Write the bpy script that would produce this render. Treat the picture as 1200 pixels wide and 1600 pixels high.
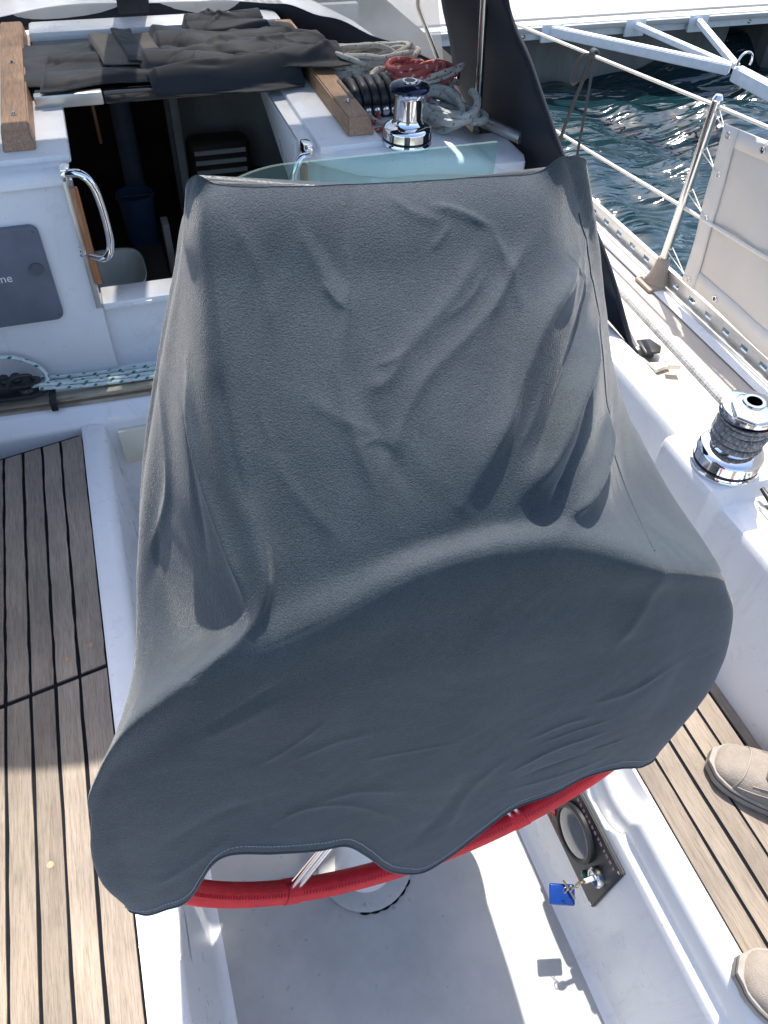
import bpy, bmesh, math, random
import numpy as np
from mathutils import Vector, Matrix

scene = bpy.context.scene
for o in list(bpy.data.objects):
    bpy.data.objects.remove(o)
COL = scene.collection
random.seed(7)
rng = np.random.default_rng(11)
R = math.radians

# ------------------------------------------------------------------ camera
CAM_POS = Vector((0, 0, 1.72))
def cam_matrix(pitch, yaw, roll):
    p, y, r = R(pitch), R(yaw), R(roll)
    f = Vector((math.sin(y) * math.cos(p), math.cos(y) * math.cos(p), -math.sin(p)))
    rt = Vector((math.cos(y), -math.sin(y), 0))
    up = rt.cross(f)
    r2 = rt * math.cos(r) + up * math.sin(r)
    u2 = up * math.cos(r) - rt * math.sin(r)
    m = Matrix((r2, u2, -f)).transposed().to_4x4()
    m.translation = CAM_POS
    return m
cd = bpy.data.cameras.new('camera')
cd.sensor_fit = 'VERTICAL'; cd.sensor_height = 36; cd.lens = 27
cd.clip_start = 0.02; cd.clip_end = 500
cam = bpy.data.objects.new('camera', cd); COL.objects.link(cam)
cam.matrix_world = cam_matrix(47.2, 20.9, 3.0)
scene.camera = cam
scene.render.resolution_x, scene.render.resolution_y = 768, 1024

# ------------------------------------------------------------------ light
SUN_EL, SUN_AZ = 64.0, 20.0          # azimuth to starboard of the bow (+Y)
w = bpy.data.worlds.new('World'); scene.world = w; w.use_nodes = True
nt = w.node_tree
bg = nt.nodes['Background']
sky = nt.nodes.new('ShaderNodeTexSky'); sky.sky_type = 'NISHITA'; sky.sun_disc = False
sky.dust_density = 2.0; sky.sun_elevation = R(SUN_EL); sky.sun_rotation = R(SUN_AZ)
nt.links.new(sky.outputs[0], bg.inputs[0]); bg.inputs[1].default_value = 0.15
sl = bpy.data.lights.new('sun', 'SUN'); sl.energy = 3.7; sl.angle = R(0.7); sl.color = (1, .94, .85)
sun = bpy.data.objects.new('sun', sl); COL.objects.link(sun)
sd = Vector((math.sin(R(SUN_AZ)) * math.cos(R(SUN_EL)), math.cos(R(SUN_AZ)) * math.cos(R(SUN_EL)), math.sin(R(SUN_EL))))
sun.rotation_euler = sd.to_track_quat('Z', 'Y').to_euler()
vs = scene.view_settings
vs.view_transform = 'Standard'; vs.look = 'None'; vs.gamma = 1; vs.use_curve_mapping = False
vs.exposure = 1.15

# ------------------------------------------------------------------ materials
def nodes(name):
    m = bpy.data.materials.new(name); m.use_nodes = True
    return m, m.node_tree, m.node_tree.nodes['Principled BSDF']
def N(nt, typ, **kw):
    n = nt.nodes.new(typ)
    for k, v in kw.items():
        if k in n.inputs: n.inputs[k].default_value = v
        else: setattr(n, k, v)
    return n
def ramp(nt, fac, stops):
    r = nt.nodes.new('ShaderNodeValToRGB')
    e = r.color_ramp.elements
    while len(e) < len(stops): e.new(0.5)
    for el, (p, c) in zip(e, stops):
        el.position = p; el.color = (*c, 1) if len(c) == 3 else c
    nt.links.new(fac, r.inputs[0])
    return r
def coords(nt, scale=(1, 1, 1), out='Object'):
    tc = nt.nodes.new('ShaderNodeTexCoord'); mp = nt.nodes.new('ShaderNodeMapping')
    mp.inputs['Scale'].default_value = scale
    nt.links.new(tc.outputs[out], mp.inputs['Vector'])
    return mp.outputs[0]
def mat(name, col, rough=.5, metal=0, var=.12, vs=14, bump=0, bs=300, coat=0, sheen=0, spec=.5, stretch=(1, 1, 1), rvar=.1):
    m, nt, b = nodes(name)
    v = coords(nt, stretch)
    n1 = N(nt, 'ShaderNodeTexNoise', Scale=vs, Detail=6, Roughness=.62); nt.links.new(v, n1.inputs['Vector'])
    lo = [c * (1 - var) for c in col]; hi = [min(1, c * (1 + var)) for c in col]
    r = ramp(nt, n1.outputs[0], [(.3, lo), (.7, hi)])
    nt.links.new(r.outputs[0], b.inputs['Base Color'])
    mr = N(nt, 'ShaderNodeMapRange'); mr.inputs[3].default_value = max(.02, rough - rvar); mr.inputs[4].default_value = min(1, rough + rvar)
    nt.links.new(n1.outputs[0], mr.inputs[0]); nt.links.new(mr.outputs[0], b.inputs['Roughness'])
    b.inputs['Metallic'].default_value = metal
    b.inputs['Specular IOR Level'].default_value = spec
    b.inputs['Coat Weight'].default_value = coat; b.inputs['Coat Roughness'].default_value = .08
    b.inputs['Sheen Weight'].default_value = sheen; b.inputs['Sheen Roughness'].default_value = .4
    if bump:
        n2 = N(nt, 'ShaderNodeTexNoise', Scale=bs, Detail=3); nt.links.new(v, n2.inputs['Vector'])
        bp = N(nt, 'ShaderNodeBump', Strength=bump, Distance=.002)
        nt.links.new(n2.outputs[0], bp.inputs['Height']); nt.links.new(bp.outputs[0], b.inputs['Normal'])
    return m

M = {}
def m_gel():
    m, nt, b = nodes('gelcoat'); v = coords(nt)
    def nz(sc, det, ro=.6, dist=0, st=(1, 1, 1)):
        n = N(nt, 'ShaderNodeTexNoise', Scale=sc, Detail=det, Roughness=ro, Distortion=dist); nt.links.new(coords(nt, st), n.inputs['Vector']); return n.outputs[0]
    def mul(a, bb, f):
        mx = N(nt, 'ShaderNodeMix', data_type='RGBA', blend_type='MULTIPLY'); mx.inputs[0].default_value = f
        nt.links.new(a, mx.inputs[6]); nt.links.new(bb, mx.inputs[7]); return mx.outputs[2]
    c = ramp(nt, nz(4, 6), [(.3, (.755, .765, .775)), (.7, (.815, .82, .825))]).outputs[0]
    c = mul(c, ramp(nt, nz(9, 10, .75, 1.5, (1, 1, .35)), [(.30, (.74, .72, .68)), (.44, (1, 1, 1))]).outputs[0], .55)      # grimy run-off
    c = mul(c, ramp(nt, nz(120, 4, .6, .5), [(.27, (.45, .43, .40)), (.33, (1, 1, 1))]).outputs[0], .6)                     # specks
    c = mul(c, ramp(nt, nz(34, 8, .8, 2.0, (.3, 1, 1)), [(.32, (.70, .69, .67)), (.38, (1, 1, 1))]).outputs[0], .4)        # scuffs
    nt.links.new(c, b.inputs['Base Color'])
    mr = N(nt, 'ShaderNodeMapRange'); mr.inputs[3].default_value = .18; mr.inputs[4].default_value = .42
    nt.links.new(nz(14, 6), mr.inputs[0]); nt.links.new(mr.outputs[0], b.inputs['Roughness'])
    b.inputs['Coat Weight'].default_value = .15; b.inputs['Coat Roughness'].default_value = .15
    bp = N(nt, 'ShaderNodeBump', Strength=.06, Distance=.004); nt.links.new(nz(16, 3), bp.inputs['Height']); nt.links.new(bp.outputs[0], b.inputs['Normal'])
    return m
M['gel'] = m_gel()
M['gel_old'] = mat('worn_gelcoat', (.77, .77, .77), .38, var=.06, vs=9, bump=.05, bs=60)
M['deck'] = mat('nonskid_deck', (.50, .445, .385), .75, var=.05, vs=8, bump=.35, bs=420)
M['caulk'] = mat('black_caulk', (.007, .009, .013), .9, var=.3, spec=.15, vs=60)
M['varnish'] = mat('varnished_wood', (.36, .15, .06), .3, var=.3, vs=30, coat=.3, stretch=(6, 6, .6))
M['teak_oiled'] = mat('oiled_teak', (.40, .24, .14), .55, var=.35, vs=40, stretch=(6, .5, 6), bump=.15, bs=90)
M['chrome'] = mat('chrome', (.82, .83, .85), .07, 1, var=.03, rvar=.03)
M['steel'] = mat('stainless_steel', (.72, .71, .68), .2, 1, var=.06, rvar=.06)
M['alu'] = mat('anodised_aluminium', (.62, .61, .58), .38, .85, var=.08, vs=30)
M['bronze_alu'] = mat('gold_grey_aluminium', (.50, .45, .37), .35, .8, var=.1, vs=40)
M['black'] = mat('black_plastic', (.02, .021, .024), .4, var=.2, vs=60)
M['blueblack'] = mat('dark_blue_anodised', (.02, .03, .06), .16, .7, var=.1)
M['navy'] = mat('navy_canvas', (.010, .014, .024), .85, var=.25, vs=10, bump=.3, bs=900, sheen=.04)
M['heap'] = mat('charcoal_canvas', (.011, .014, .020), .7, var=.2, vs=14, bump=.3, bs=700, sheen=.15)
M['tan_strip'] = mat('faded_tan_canvas', (.13, .12, .105), .7, var=.15, vs=20, bump=.3, bs=700)
M['red'] = mat('red_leather', (.62, .005, .016), .5, var=.2, vs=60, bump=.5, bs=500, rvar=.08)
M['red_dark'] = mat('dark_red_thread', (.52, .006, .02), .7)
M['shoe'] = mat('beige_shoe_fabric', (.255, .222, .19), .85, var=.16, vs=30, bump=.8, bs=520)
M['shoe_sole'] = mat('pale_rubber_sole', (.27, .245, .215), .6, var=.2, vs=40)
M['dark_rubber'] = mat('dark_rubber', (.03, .03, .032), .6)
M['grey_strap'] = mat('grey_webbing', (.06, .065, .07), .8, var=.2, vs=80)
M['boot'] = mat('taupe_rubber_boot', (.28, .23, .19), .6, var=.15, vs=30)
M['instr'] = mat('grey_plastic_cover', (.13, .145, .18), .5, var=.15, vs=16, bump=.1, bs=300)
M['instr_dark'] = mat('dark_grey_moulding', (.09, .10, .125), .5)
M['white_print'] = mat('white_print', (.8, .8, .8), .5, var=.02)
M['cream'] = mat('cream_plastic', (.72, .68, .55), .45, var=.05)
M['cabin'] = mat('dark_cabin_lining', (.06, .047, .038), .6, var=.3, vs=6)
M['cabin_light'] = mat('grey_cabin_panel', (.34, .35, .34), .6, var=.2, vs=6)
M['post'] = mat('blue_grey_paint', (.15, .18, .23), .4, var=.1)
M['bucket'] = mat('blue_plastic', (.06, .10, .20), .4)
M['basin'] = mat('basin_plastic', (.55, .55, .48), .35, var=.05)
M['concrete'] = mat('pale_concrete', (.40, .38, .355), .9, var=.1, vs=3, bump=.3, bs=60)
M['float'] = mat('algae_stained_float', (.12, .125, .12), .85, var=.4, vs=3, stretch=(1, 1, .3))
M['galv'] = mat('galvanised_steel', (.70, .71, .72), .5, .1, var=.08, vs=20)
M['brass'] = mat('brass', (.55, .42, .20), .28, 1, var=.15, vs=80)
M['fob'] = mat('blue_plastic_fob', (.003, .035, .22), .22, var=.1, coat=.4)
M['gauge'] = mat('gauge_glass', (.13, .14, .15), .12, var=.2, vs=30, coat=.5)
M['pink_print'] = mat('faded_pink_print', (.36, .20, .22), .6)
M['red_print'] = mat('red_print', (.40, .03, .03), .5)
M['green_lamp'] = mat('green_lens', (.01, .12, .07), .2)
M['cloth'] = mat('white_weathercloth', (.64, .585, .52), .65, var=.05, vs=6, bump=.2, bs=800, sheen=.2)
M['cloth_hem'] = mat('white_cloth_hem', (.68, .64, .585), .65, var=.04, bump=.2, bs=800)
M['wire'] = mat('white_lifeline', (.74, .70, .63), .4, var=.08, vs=40)
M['hull'] = mat('white_hull', (.78, .79, .80), .2, coat=.3, var=.03)
M['stripe_w'] = mat('pale_stripe', (.7, .7, .66), .9)
M['smoke'] = mat('smoked_acrylic', (.015, .016, .018), .12, var=.2, coat=.4)
M['paper'] = mat('pale_board', (.50, .45, .38), .7)
M['thread'] = mat('pale_stitching', (.34, .36, .38), .8)

def m_teak():
    m, nt, b = nodes('weathered_teak')
    v = coords(nt, (1, .055, 1))
    oi = nt.nodes.new('ShaderNodeObjectInfo')
    ad = N(nt, 'ShaderNodeVectorMath', operation='ADD'); nt.links.new(v, ad.inputs[0])
    sc = N(nt, 'ShaderNodeMath', operation='MULTIPLY'); sc.inputs[1].default_value = 37
    nt.links.new(oi.outputs['Random'], sc.inputs[0]); nt.links.new(sc.outputs[0], ad.inputs[1])
    n1 = N(nt, 'ShaderNodeTexNoise', Scale=130, Detail=9, Roughness=.7, Distortion=1.2); nt.links.new(ad.outputs[0], n1.inputs['Vector'])
    n2 = N(nt, 'ShaderNodeTexNoise', Scale=520, Detail=4, Roughness=.7); nt.links.new(ad.outputs[0], n2.inputs['Vector'])
    n3 = N(nt, 'ShaderNodeTexNoise', Scale=7, Detail=6); nt.links.new(coords(nt, (1, .6, 1)), n3.inputs['Vector'])
    r1 = ramp(nt, n1.outputs[0], [(.28, (.235, .192, .152)), (.5, (.31, .26, .21)), (.72, (.375, .32, .262))])
    r2 = ramp(nt, n2.outputs[0], [(.36, (.42, .40, .38)), (.52, (1, 1, 1))])
    r3 = ramp(nt, n3.outputs[0], [(.35, (.72, .72, .73)), (.65, (1.0, .99, .97))])
    mx = N(nt, 'ShaderNodeMix', data_type='RGBA', blend_type='MULTIPLY'); mx.inputs[0].default_value = .5
    nt.links.new(r1.outputs[0], mx.inputs[6]); nt.links.new(r2.outputs[0], mx.inputs[7])
    mx2 = N(nt, 'ShaderNodeMix', data_type='RGBA', blend_type='MULTIPLY'); mx2.inputs[0].default_value = 1
    nt.links.new(mx.outputs[2], mx2.inputs[6]); nt.links.new(r3.outputs[0], mx2.inputs[7])
    mr = N(nt, 'ShaderNodeMapRange'); mr.inputs[3].default_value = .80; mr.inputs[4].default_value = 1.15
    nt.links.new(oi.outputs['Random'], mr.inputs[0])
    vm = N(nt, 'ShaderNodeVectorMath', operation='SCALE'); nt.links.new(mx2.outputs[2], vm.inputs[0]); nt.links.new(mr.outputs[0], vm.inputs['Scale'])
    nt.links.new(vm.outputs[0], b.inputs['Base Color'])
    b.inputs['Roughness'].default_value = .85
    bp = N(nt, 'ShaderNodeBump', Strength=.45, Distance=.002); nt.links.new(n2.outputs[0], bp.inputs['Height']); nt.links.new(bp.outputs[0], b.inputs['Normal'])
    return m
M['teak'] = m_teak()

def m_cover():
    m, nt, b = nodes('grey_acrylic_canvas')
    v = coords(nt)
    def nz(sc, det=4, ro=.6, vec=v, dist=0):
        n = N(nt, 'ShaderNodeTexNoise', Scale=sc, Detail=det, Roughness=ro, Distortion=dist); nt.links.new(vec, n.inputs['Vector']); return n.outputs[0]
    def mul(a, bb, f):
        mx = N(nt, 'ShaderNodeMix', data_type='RGBA', blend_type='MULTIPLY'); mx.inputs[0].default_value = f
        nt.links.new(a, mx.inputs[6]); nt.links.new(bb, mx.inputs[7]); return mx.outputs[2]
    base = ramp(nt, nz(4.5, 8, .65), [(.28, (.045, .058, .070)), (.5, (.055, .067, .079)), (.72, (.062, .073, .079))]).outputs[0]
    sp = ramp(nt, nz(700, 2, .7), [(.30, (.62, .62, .62)), (.70, (1.25, 1.25, 1.25))]).outputs[0]      # nap of the cloth
    fade = ramp(nt, nz(11, 7, .7, dist=.8), [(.35, (.88, .88, .88)), (.65, (1.08, 1.08, 1.07))]).outputs[0]
    col = mul(mul(base, sp, .8), fade, 1)
    # dried salt and dust smudges
    dm = ramp(nt, nz(26, 9, .78, dist=1.2), [(.63, (0, 0, 0)), (.78, (.22, .22, .22))]).outputs[0]
    mx = N(nt, 'ShaderNodeMix', data_type='RGBA'); mx.inputs[7].default_value = (.16, .16, .16, 1)
    nt.links.new(dm, mx.inputs[0]); nt.links.new(col, mx.inputs[6])
    nt.links.new(mx.outputs[2], b.inputs['Base Color'])
    b.inputs['Roughness'].default_value = .75; b.inputs['Specular IOR Level'].default_value = .12
    b.inputs['Sheen Weight'].default_value = .4; b.inputs['Sheen Roughness'].default_value = .25
    b.inputs['Sheen Tint'].default_value = (.95, .95, .94, 1)
    mh = N(nt, 'ShaderNodeMath', operation='MULTIPLY_ADD'); mh.inputs[1].default_value = .25
    nt.links.new(nz(130, 4), mh.inputs[0]); nt.links.new(nz(700, 2, .7), mh.inputs[2])
    bp = N(nt, 'ShaderNodeBump', Strength=.6, Distance=.0018); nt.links.new(mh.outputs[0], bp.inputs['Height'])
    nt.links.new(bp.outputs[0], b.inputs['Normal'])
    return m
M['cover'] = m_cover()

def m_sole():
    m, nt, b = nodes('scuffed_cockpit_sole')
    v = coords(nt)
    n1 = N(nt, 'ShaderNodeTexNoise', Scale=5, Detail=8, Roughness=.65); nt.links.new(v, n1.inputs['Vector'])
    r1 = ramp(nt, n1.outputs[0], [(.3, (.33, .335, .335)), (.6, (.44, .44, .435))])
    n2 = N(nt, 'ShaderNodeTexNoise', Scale=55, Detail=3); nt.links.new(v, n2.inputs['Vector'])
    r2 = ramp(nt, n2.outputs[0], [(.24, (.45, .44, .42)), (.31, (1, 1, 1))])
    vo = N(nt, 'ShaderNodeTexVoronoi', Scale=26); nt.links.new(v, vo.inputs['Vector'])
    r4 = ramp(nt, vo.outputs['Distance'], [(.04, (.35, .34, .33)), (.09, (1, 1, 1))])
    n3 = N(nt, 'ShaderNodeTexNoise', Scale=9, Detail=8, Roughness=.75, Distortion=.6); nt.links.new(coords(nt, (1.6, .7, 1)), n3.inputs['Vector'])
    r3 = ramp(nt, n3.outputs[0], [(.66, (0, 0, 0)), (.70, (1, 1, 1))])
    mx = N(nt, 'ShaderNodeMix', data_type='RGBA', blend_type='MULTIPLY'); mx.inputs[0].default_value = .6
    nt.links.new(r1.outputs[0], mx.inputs[6]); nt.links.new(r2.outputs[0], mx.inputs[7])
    mxv = N(nt, 'ShaderNodeMix', data_type='RGBA', blend_type='MULTIPLY'); mxv.inputs[0].default_value = .35
    nt.links.new(mx.outputs[2], mxv.inputs[6]); nt.links.new(r4.outputs[0], mxv.inputs[7])
    mx2 = N(nt, 'ShaderNodeMix', data_type='RGBA'); mx2.inputs[7].default_value = (.62, .62, .61, 1)
    nt.links.new(r3.outputs[0], mx2.inputs[0]); nt.links.new(mxv.outputs[2], mx2.inputs[6])
    nt.links.new(mx2.outputs[2], b.inputs['Base Color'])
    b.inputs['Roughness'].default_value = .5
    n5 = N(nt, 'ShaderNodeTexNoise', Scale=350, Detail=2); nt.links.new(v, n5.inputs['Vector'])
    bp = N(nt, 'ShaderNodeBump', Strength=.15, Distance=.002); nt.links.new(n5.outputs[0], bp.inputs['Height']); nt.links.new(bp.outputs[0], b.inputs['Normal'])
    return m
M['sole'] = m_sole()

def m_rope(name, base, fleck, k=40, wa=.3, wb=.55, fuzz=.15):
    m, nt, b = nodes(name)
    tc = nt.nodes.new('ShaderNodeTexCoord'); sp = nt.nodes.new('ShaderNodeSeparateXYZ')
    nt.links.new(tc.outputs['UV'], sp.inputs[0])
    def mth(op, a, bb):
        n = N(nt, 'ShaderNodeMath', operation=op)
        for i, x in enumerate((a, bb)):
            if x is None: continue
            if isinstance(x, (int, float)): n.inputs[i].default_value = x
            else: nt.links.new(x, n.inputs[i])
        return n.outputs[0]
    ku = mth('MULTIPLY', sp.outputs[0], k)
    a = mth('FRACT', mth('ADD', ku, sp.outputs[1]), None)
    c = mth('FRACT', mth('SUBTRACT', mth('MULTIPLY', ku, .5), mth('MULTIPLY', sp.outputs[1], 2)), None)
    fl = mth('MULTIPLY', mth('LESS_THAN', a, wa), mth('LESS_THAN', c, wb))
    nz = N(nt, 'ShaderNodeTexNoise', Scale=60, Detail=4); nt.links.new(tc.outputs['Object'], nz.inputs['Vector'])
    rb = ramp(nt, nz.outputs[0], [(.3, [x * (1 - fuzz) for x in base]), (.7, [min(1, x * (1 + fuzz)) for x in base])])
    mx = N(nt, 'ShaderNodeMix', data_type='RGBA'); mx.inputs[7].default_value = (*fleck, 1)
    nt.links.new(fl, mx.inputs[0]); nt.links.new(rb.outputs[0], mx.inputs[6]); nt.links.new(mx.outputs[2], b.inputs['Base Color'])
    b.inputs['Roughness'].default_value = .85
    s1 = mth('SINE', mth('MULTIPLY', mth('ADD', mth('MULTIPLY', sp.outputs[0], 160), mth('MULTIPLY', sp.outputs[1], 4)), 6.283), None)
    s2 = mth('SINE', mth('MULTIPLY', mth('SUBTRACT', mth('MULTIPLY', sp.outputs[0], 160), mth('MULTIPLY', sp.outputs[1], 4)), 6.283), None)
    bp = N(nt, 'ShaderNodeBump', Strength=.5, Distance=.001); nt.links.new(mth('MULTIPLY', s1, s2), bp.inputs['Height']); nt.links.new(bp.outputs[0], b.inputs['Normal'])
    return m
M['rope_green'] = m_rope('green_flecked_rope', (.62, .70, .68), (.01, .22, .12), 32, .28, .5)
M['rope_white'] = m_rope('off_white_rope', (.54, .50, .43), (.24, .22, .20), 46, .15, .35)
M['rope_red'] = m_rope('red_rope', (.42, .09, .08), (.6, .4, .36), 30, .2, .4)
M['rope_redfleck'] = m_rope('white_rope_with_red_fleck', (.56, .52, .46), (.26, .05, .06), 46, .22, .35)
M['rope_grey'] = m_rope('grey_braided_rope', (.20, .205, .21), (.34, .34, .34), 150, .45, .5, .35)
M['rope_pale'] = m_rope('pale_grey_rope', (.36, .37, .34), (.17, .18, .18), 46, .2, .35)

def m_clear(name, tint, fac, rough=.05, diff=(.8, .8, .8)):
    m = bpy.data.materials.new(name); m.use_nodes = True; nt = m.node_tree; nt.nodes.clear()
    out = nt.nodes.new('ShaderNodeOutputMaterial')
    tr = N(nt, 'ShaderNodeBsdfTransparent'); tr.inputs[0].default_value = (*tint, 1)
    pb = N(nt, 'ShaderNodeBsdfPrincipled'); pb.inputs['Base Color'].default_value = (*diff, 1); pb.inputs['Roughness'].default_value = rough
    nz = N(nt, 'ShaderNodeTexNoise', Scale=4, Detail=5); nt.links.new(coords(nt), nz.inputs['Vector'])
    mr = N(nt, 'ShaderNodeMapRange'); mr.inputs[1].default_value = .3; mr.inputs[2].default_value = .7
    mr.inputs[3].default_value = fac * .75; mr.inputs[4].default_value = fac * 1.25
    nt.links.new(nz.outputs[0], mr.inputs[0])
    mx = nt.nodes.new('ShaderNodeMixShader'); nt.links.new(mr.outputs[0], mx.inputs[0])
    nt.links.new(tr.outputs[0], mx.inputs[1]); nt.links.new(pb.outputs[0], mx.inputs[2]); nt.links.new(mx.outputs[0], out.inputs[0])
    return m
M['vinyl'] = m_clear('clear_vinyl', (.96, .96, .96), .72, .2, (.74, .74, .73))
M['acrylic'] = m_clear('tinted_acrylic', (.80, .92, .89), .13, .03, (.50, .64, .58))

def m_water():
    m, nt, b = nodes('harbour_water')
    b.inputs['Base Color'].default_value = (.005, .022, .028, 1)
    b.inputs['Roughness'].default_value = .09; b.inputs['IOR'].default_value = 1.6
    n1 = N(nt, 'ShaderNodeTexNoise', Scale=5.0, Detail=2.5, Roughness=.45, Distortion=.35); nt.links.new(coords(nt, (.45, 1.5, 1)), n1.inputs['Vector'])
    bp = N(nt, 'ShaderNodeBump', Strength=1.0, Distance=.09); nt.links.new(n1.outputs[0], bp.inputs['Height']); nt.links.new(bp.outputs[0], b.inputs['Normal'])
    return m
M['water'] = m_water()

# ------------------------------------------------------------------ mesh helpers
def obj(name, V, Fc, m, parent=None, smooth=True, uv=None, angle=None):
    me = bpy.data.meshes.new(name)
    me.from_pydata([tuple(map(float, v)) for v in V], [], Fc)
    if smooth:
        me.polygons.foreach_set('use_smooth', [True] * len(me.polygons))
        if angle: me.set_sharp_from_angle(angle=R(angle))
    if uv is not None:
        ul = me.uv_layers.new(name='UVMap')
        li = np.empty(len(me.loops), int); me.loops.foreach_get('vertex_index', li)
        ul.data.foreach_set('uv', np.asarray(uv, float)[li].ravel())
    me.materials.append(M[m] if isinstance(m, str) else m)
    me.update()
    o = bpy.data.objects.new(name, me); COL.objects.link(o)
    if parent is not None: attach(o, parent)
    return o
def attach(o, parent):
    o.parent = parent
    if parent.type == 'EMPTY': o.matrix_parent_inverse = Matrix.Translation(-parent.location)
def tag(o, label=None, cat=None, group=None, kind=None):
    if label: o['label'] = label
    if cat: o['category'] = cat
    if group: o['group'] = group
    if kind: o['kind'] = kind
    return o
def thing(name, loc, label, cat, group=None):
    o = bpy.data.objects.new(name, None); COL.objects.link(o); o.location = loc; o.empty_display_size = .05
    return tag(o, label, cat, group)

def from_bm(name, bm, m, parent=None, smooth=True, angle=40):
    me = bpy.data.meshes.new(name); bm.normal_update(); bm.to_mesh(me); bm.free()
    if smooth:
        me.polygons.foreach_set('use_smooth', [True] * len(me.polygons)); me.set_sharp_from_angle(angle=R(angle))
    me.materials.append(M[m] if isinstance(m, str) else m)
    o = bpy.data.objects.new(name, me); COL.objects.link(o)
    if parent is not None: attach(o, parent)
    return o
def box(name, lo, hi, m, parent=None, bev=.004, seg=2, rot=None, piv=None):
    bm = bmesh.new(); bmesh.ops.create_cube(bm, size=1)
    lo, hi = Vector(lo), Vector(hi); c = (lo + hi) / 2; s = hi - lo
    for v in bm.verts: v.co = Vector((v.co.x * s.x, v.co.y * s.y, v.co.z * s.z)) + c
    if bev: bmesh.ops.bevel(bm, geom=list(bm.edges), offset=bev, segments=seg, affect='EDGES', profile=.5)
    if rot is not None:
        p = Vector(piv) if piv is not None else c
        for v in bm.verts: v.co = rot @ (v.co - p) + p
    return from_bm(name, bm, m, parent)
def prism(name, poly, axis, a, b, m, parent=None, bev=.003, seg=2):
    """2-D polygon extruded along an axis (0=x: poly in y,z; 1=y: poly in x,z; 2=z: poly in x,y)"""
    bm = bmesh.new()
    def P(p, t):
        return {0: (t, p[0], p[1]), 1: (p[0], t, p[1]), 2: (p[0], p[1], t)}[axis]
    A = [bm.verts.new(P(p, a)) for p in poly]; B = [bm.verts.new(P(p, b)) for p in poly]
    n = len(poly)
    bm.faces.new(A); bm.faces.new(list(reversed(B)))
    for i in range(n): bm.faces.new((A[i], B[i], B[(i + 1) % n], A[(i + 1) % n]))
    bmesh.ops.recalc_face_normals(bm, faces=bm.faces)
    if bev: bmesh.ops.bevel(bm, geom=list(bm.edges), offset=bev, segments=seg, affect='EDGES', profile=.5)
    return from_bm(name, bm, m, parent)
def smooth_path(P, n=8, closed=False):
    P = np.asarray(P, float)
    if closed: Q = np.concatenate([P[-1:], P, P[:2]])
    else: Q = np.concatenate([2 * P[:1] - P[1:2], P, 2 * P[-1:] - P[-2:-1]])
    out = []
    for i in range(1, len(Q) - 2):
        for t in np.arange(n) / n:
            p0, p1, p2, p3 = Q[i - 1:i + 3]
            out.append(.5 * (2 * p1 + (p2 - p0) * t + (2 * p0 - 5 * p1 + 4 * p2 - p3) * t * t + (3 * p1 - p0 - 3 * p2 + p3) * t ** 3))
    if not closed: out.append(P[-1])
    return np.array(out)
def tube_data(P, r, seg=10, closed=False, cap=True):
    P = np.asarray(P, float); n = len(P)
    rr = np.broadcast_to(np.asarray(r, float), (n,))
    T = np.gradient(P, axis=0)
    if closed: T = np.roll(P, -1, 0) - np.roll(P, 1, 0)
    T /= np.linalg.norm(T, axis=1)[:, None] + 1e-12
    nrm = np.cross(T[0], (0, 0, 1.0))
    if np.linalg.norm(nrm) < .1: nrm = np.cross(T[0], (1.0, 0, 0))
    nrm /= np.linalg.norm(nrm)
    V, uv = [], []
    L = np.concatenate([[0], np.cumsum(np.linalg.norm(P[1:] - P[:-1], axis=1))])
    for i in range(n):
        nrm = nrm - T[i] * (nrm @ T[i]); nrm /= np.linalg.norm(nrm) + 1e-12
        b = np.cross(T[i], nrm)
        for k in range(seg + 1):
            a = 2 * math.pi * k / seg
            V.append(P[i] + rr[i] * (math.cos(a) * nrm + math.sin(a) * b)); uv.append((L[i], k / seg))
    Fc = []; s1 = seg + 1
    for i in range(n if closed else n - 1):
        j = (i + 1) % n
        for k in range(seg): Fc.append((i * s1 + k, i * s1 + k + 1, j * s1 + k + 1, j * s1 + k))
    if cap and not closed:
        Fc.append(tuple(range(seg - 1, -1, -1))); Fc.append(tuple((n - 1) * s1 + k for k in range(seg)))
    return V, Fc, uv
def tube(name, P, r, m, parent=None, seg=10, closed=False, n=0):
    if n: P = smooth_path(P, n, closed)
    V, Fc, uv = tube_data(P, r, seg, closed)
    return obj(name, V, Fc, m, parent, True, uv, 60)
def merge(parts):
    V, Fc, uv = [], [], []
    for v, f, u in parts:
        o = len(V); V += list(v); uv += list(u); Fc += [tuple(i + o for i in q) for q in f]
    return V, Fc, uv
def lathe(name, prof, c, m, parent=None, seg=40, axis=(0, 0, 1), angle=35, cap=True):
    q = Vector((0, 0, 1)).rotation_difference(Vector(axis).normalized()); c = Vector(c)
    V, Fc = [], []
    for r, z in prof:
        for k in range(seg):
            a = 2 * math.pi * k / seg
            V.append(q @ Vector((r * math.cos(a), r * math.sin(a), z)) + c)
    for i in range(len(prof) - 1):
        for k in range(seg):
            k2 = (k + 1) % seg
            Fc.append((i * seg + k, i * seg + k2, (i + 1) * seg + k2, (i + 1) * seg + k))
    if cap:
        Fc.append(tuple(range(seg - 1, -1, -1))); Fc.append(tuple((len(prof) - 1) * seg + k for k in range(seg)))
    return obj(name, V, Fc, m, parent, True, None, angle)
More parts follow.
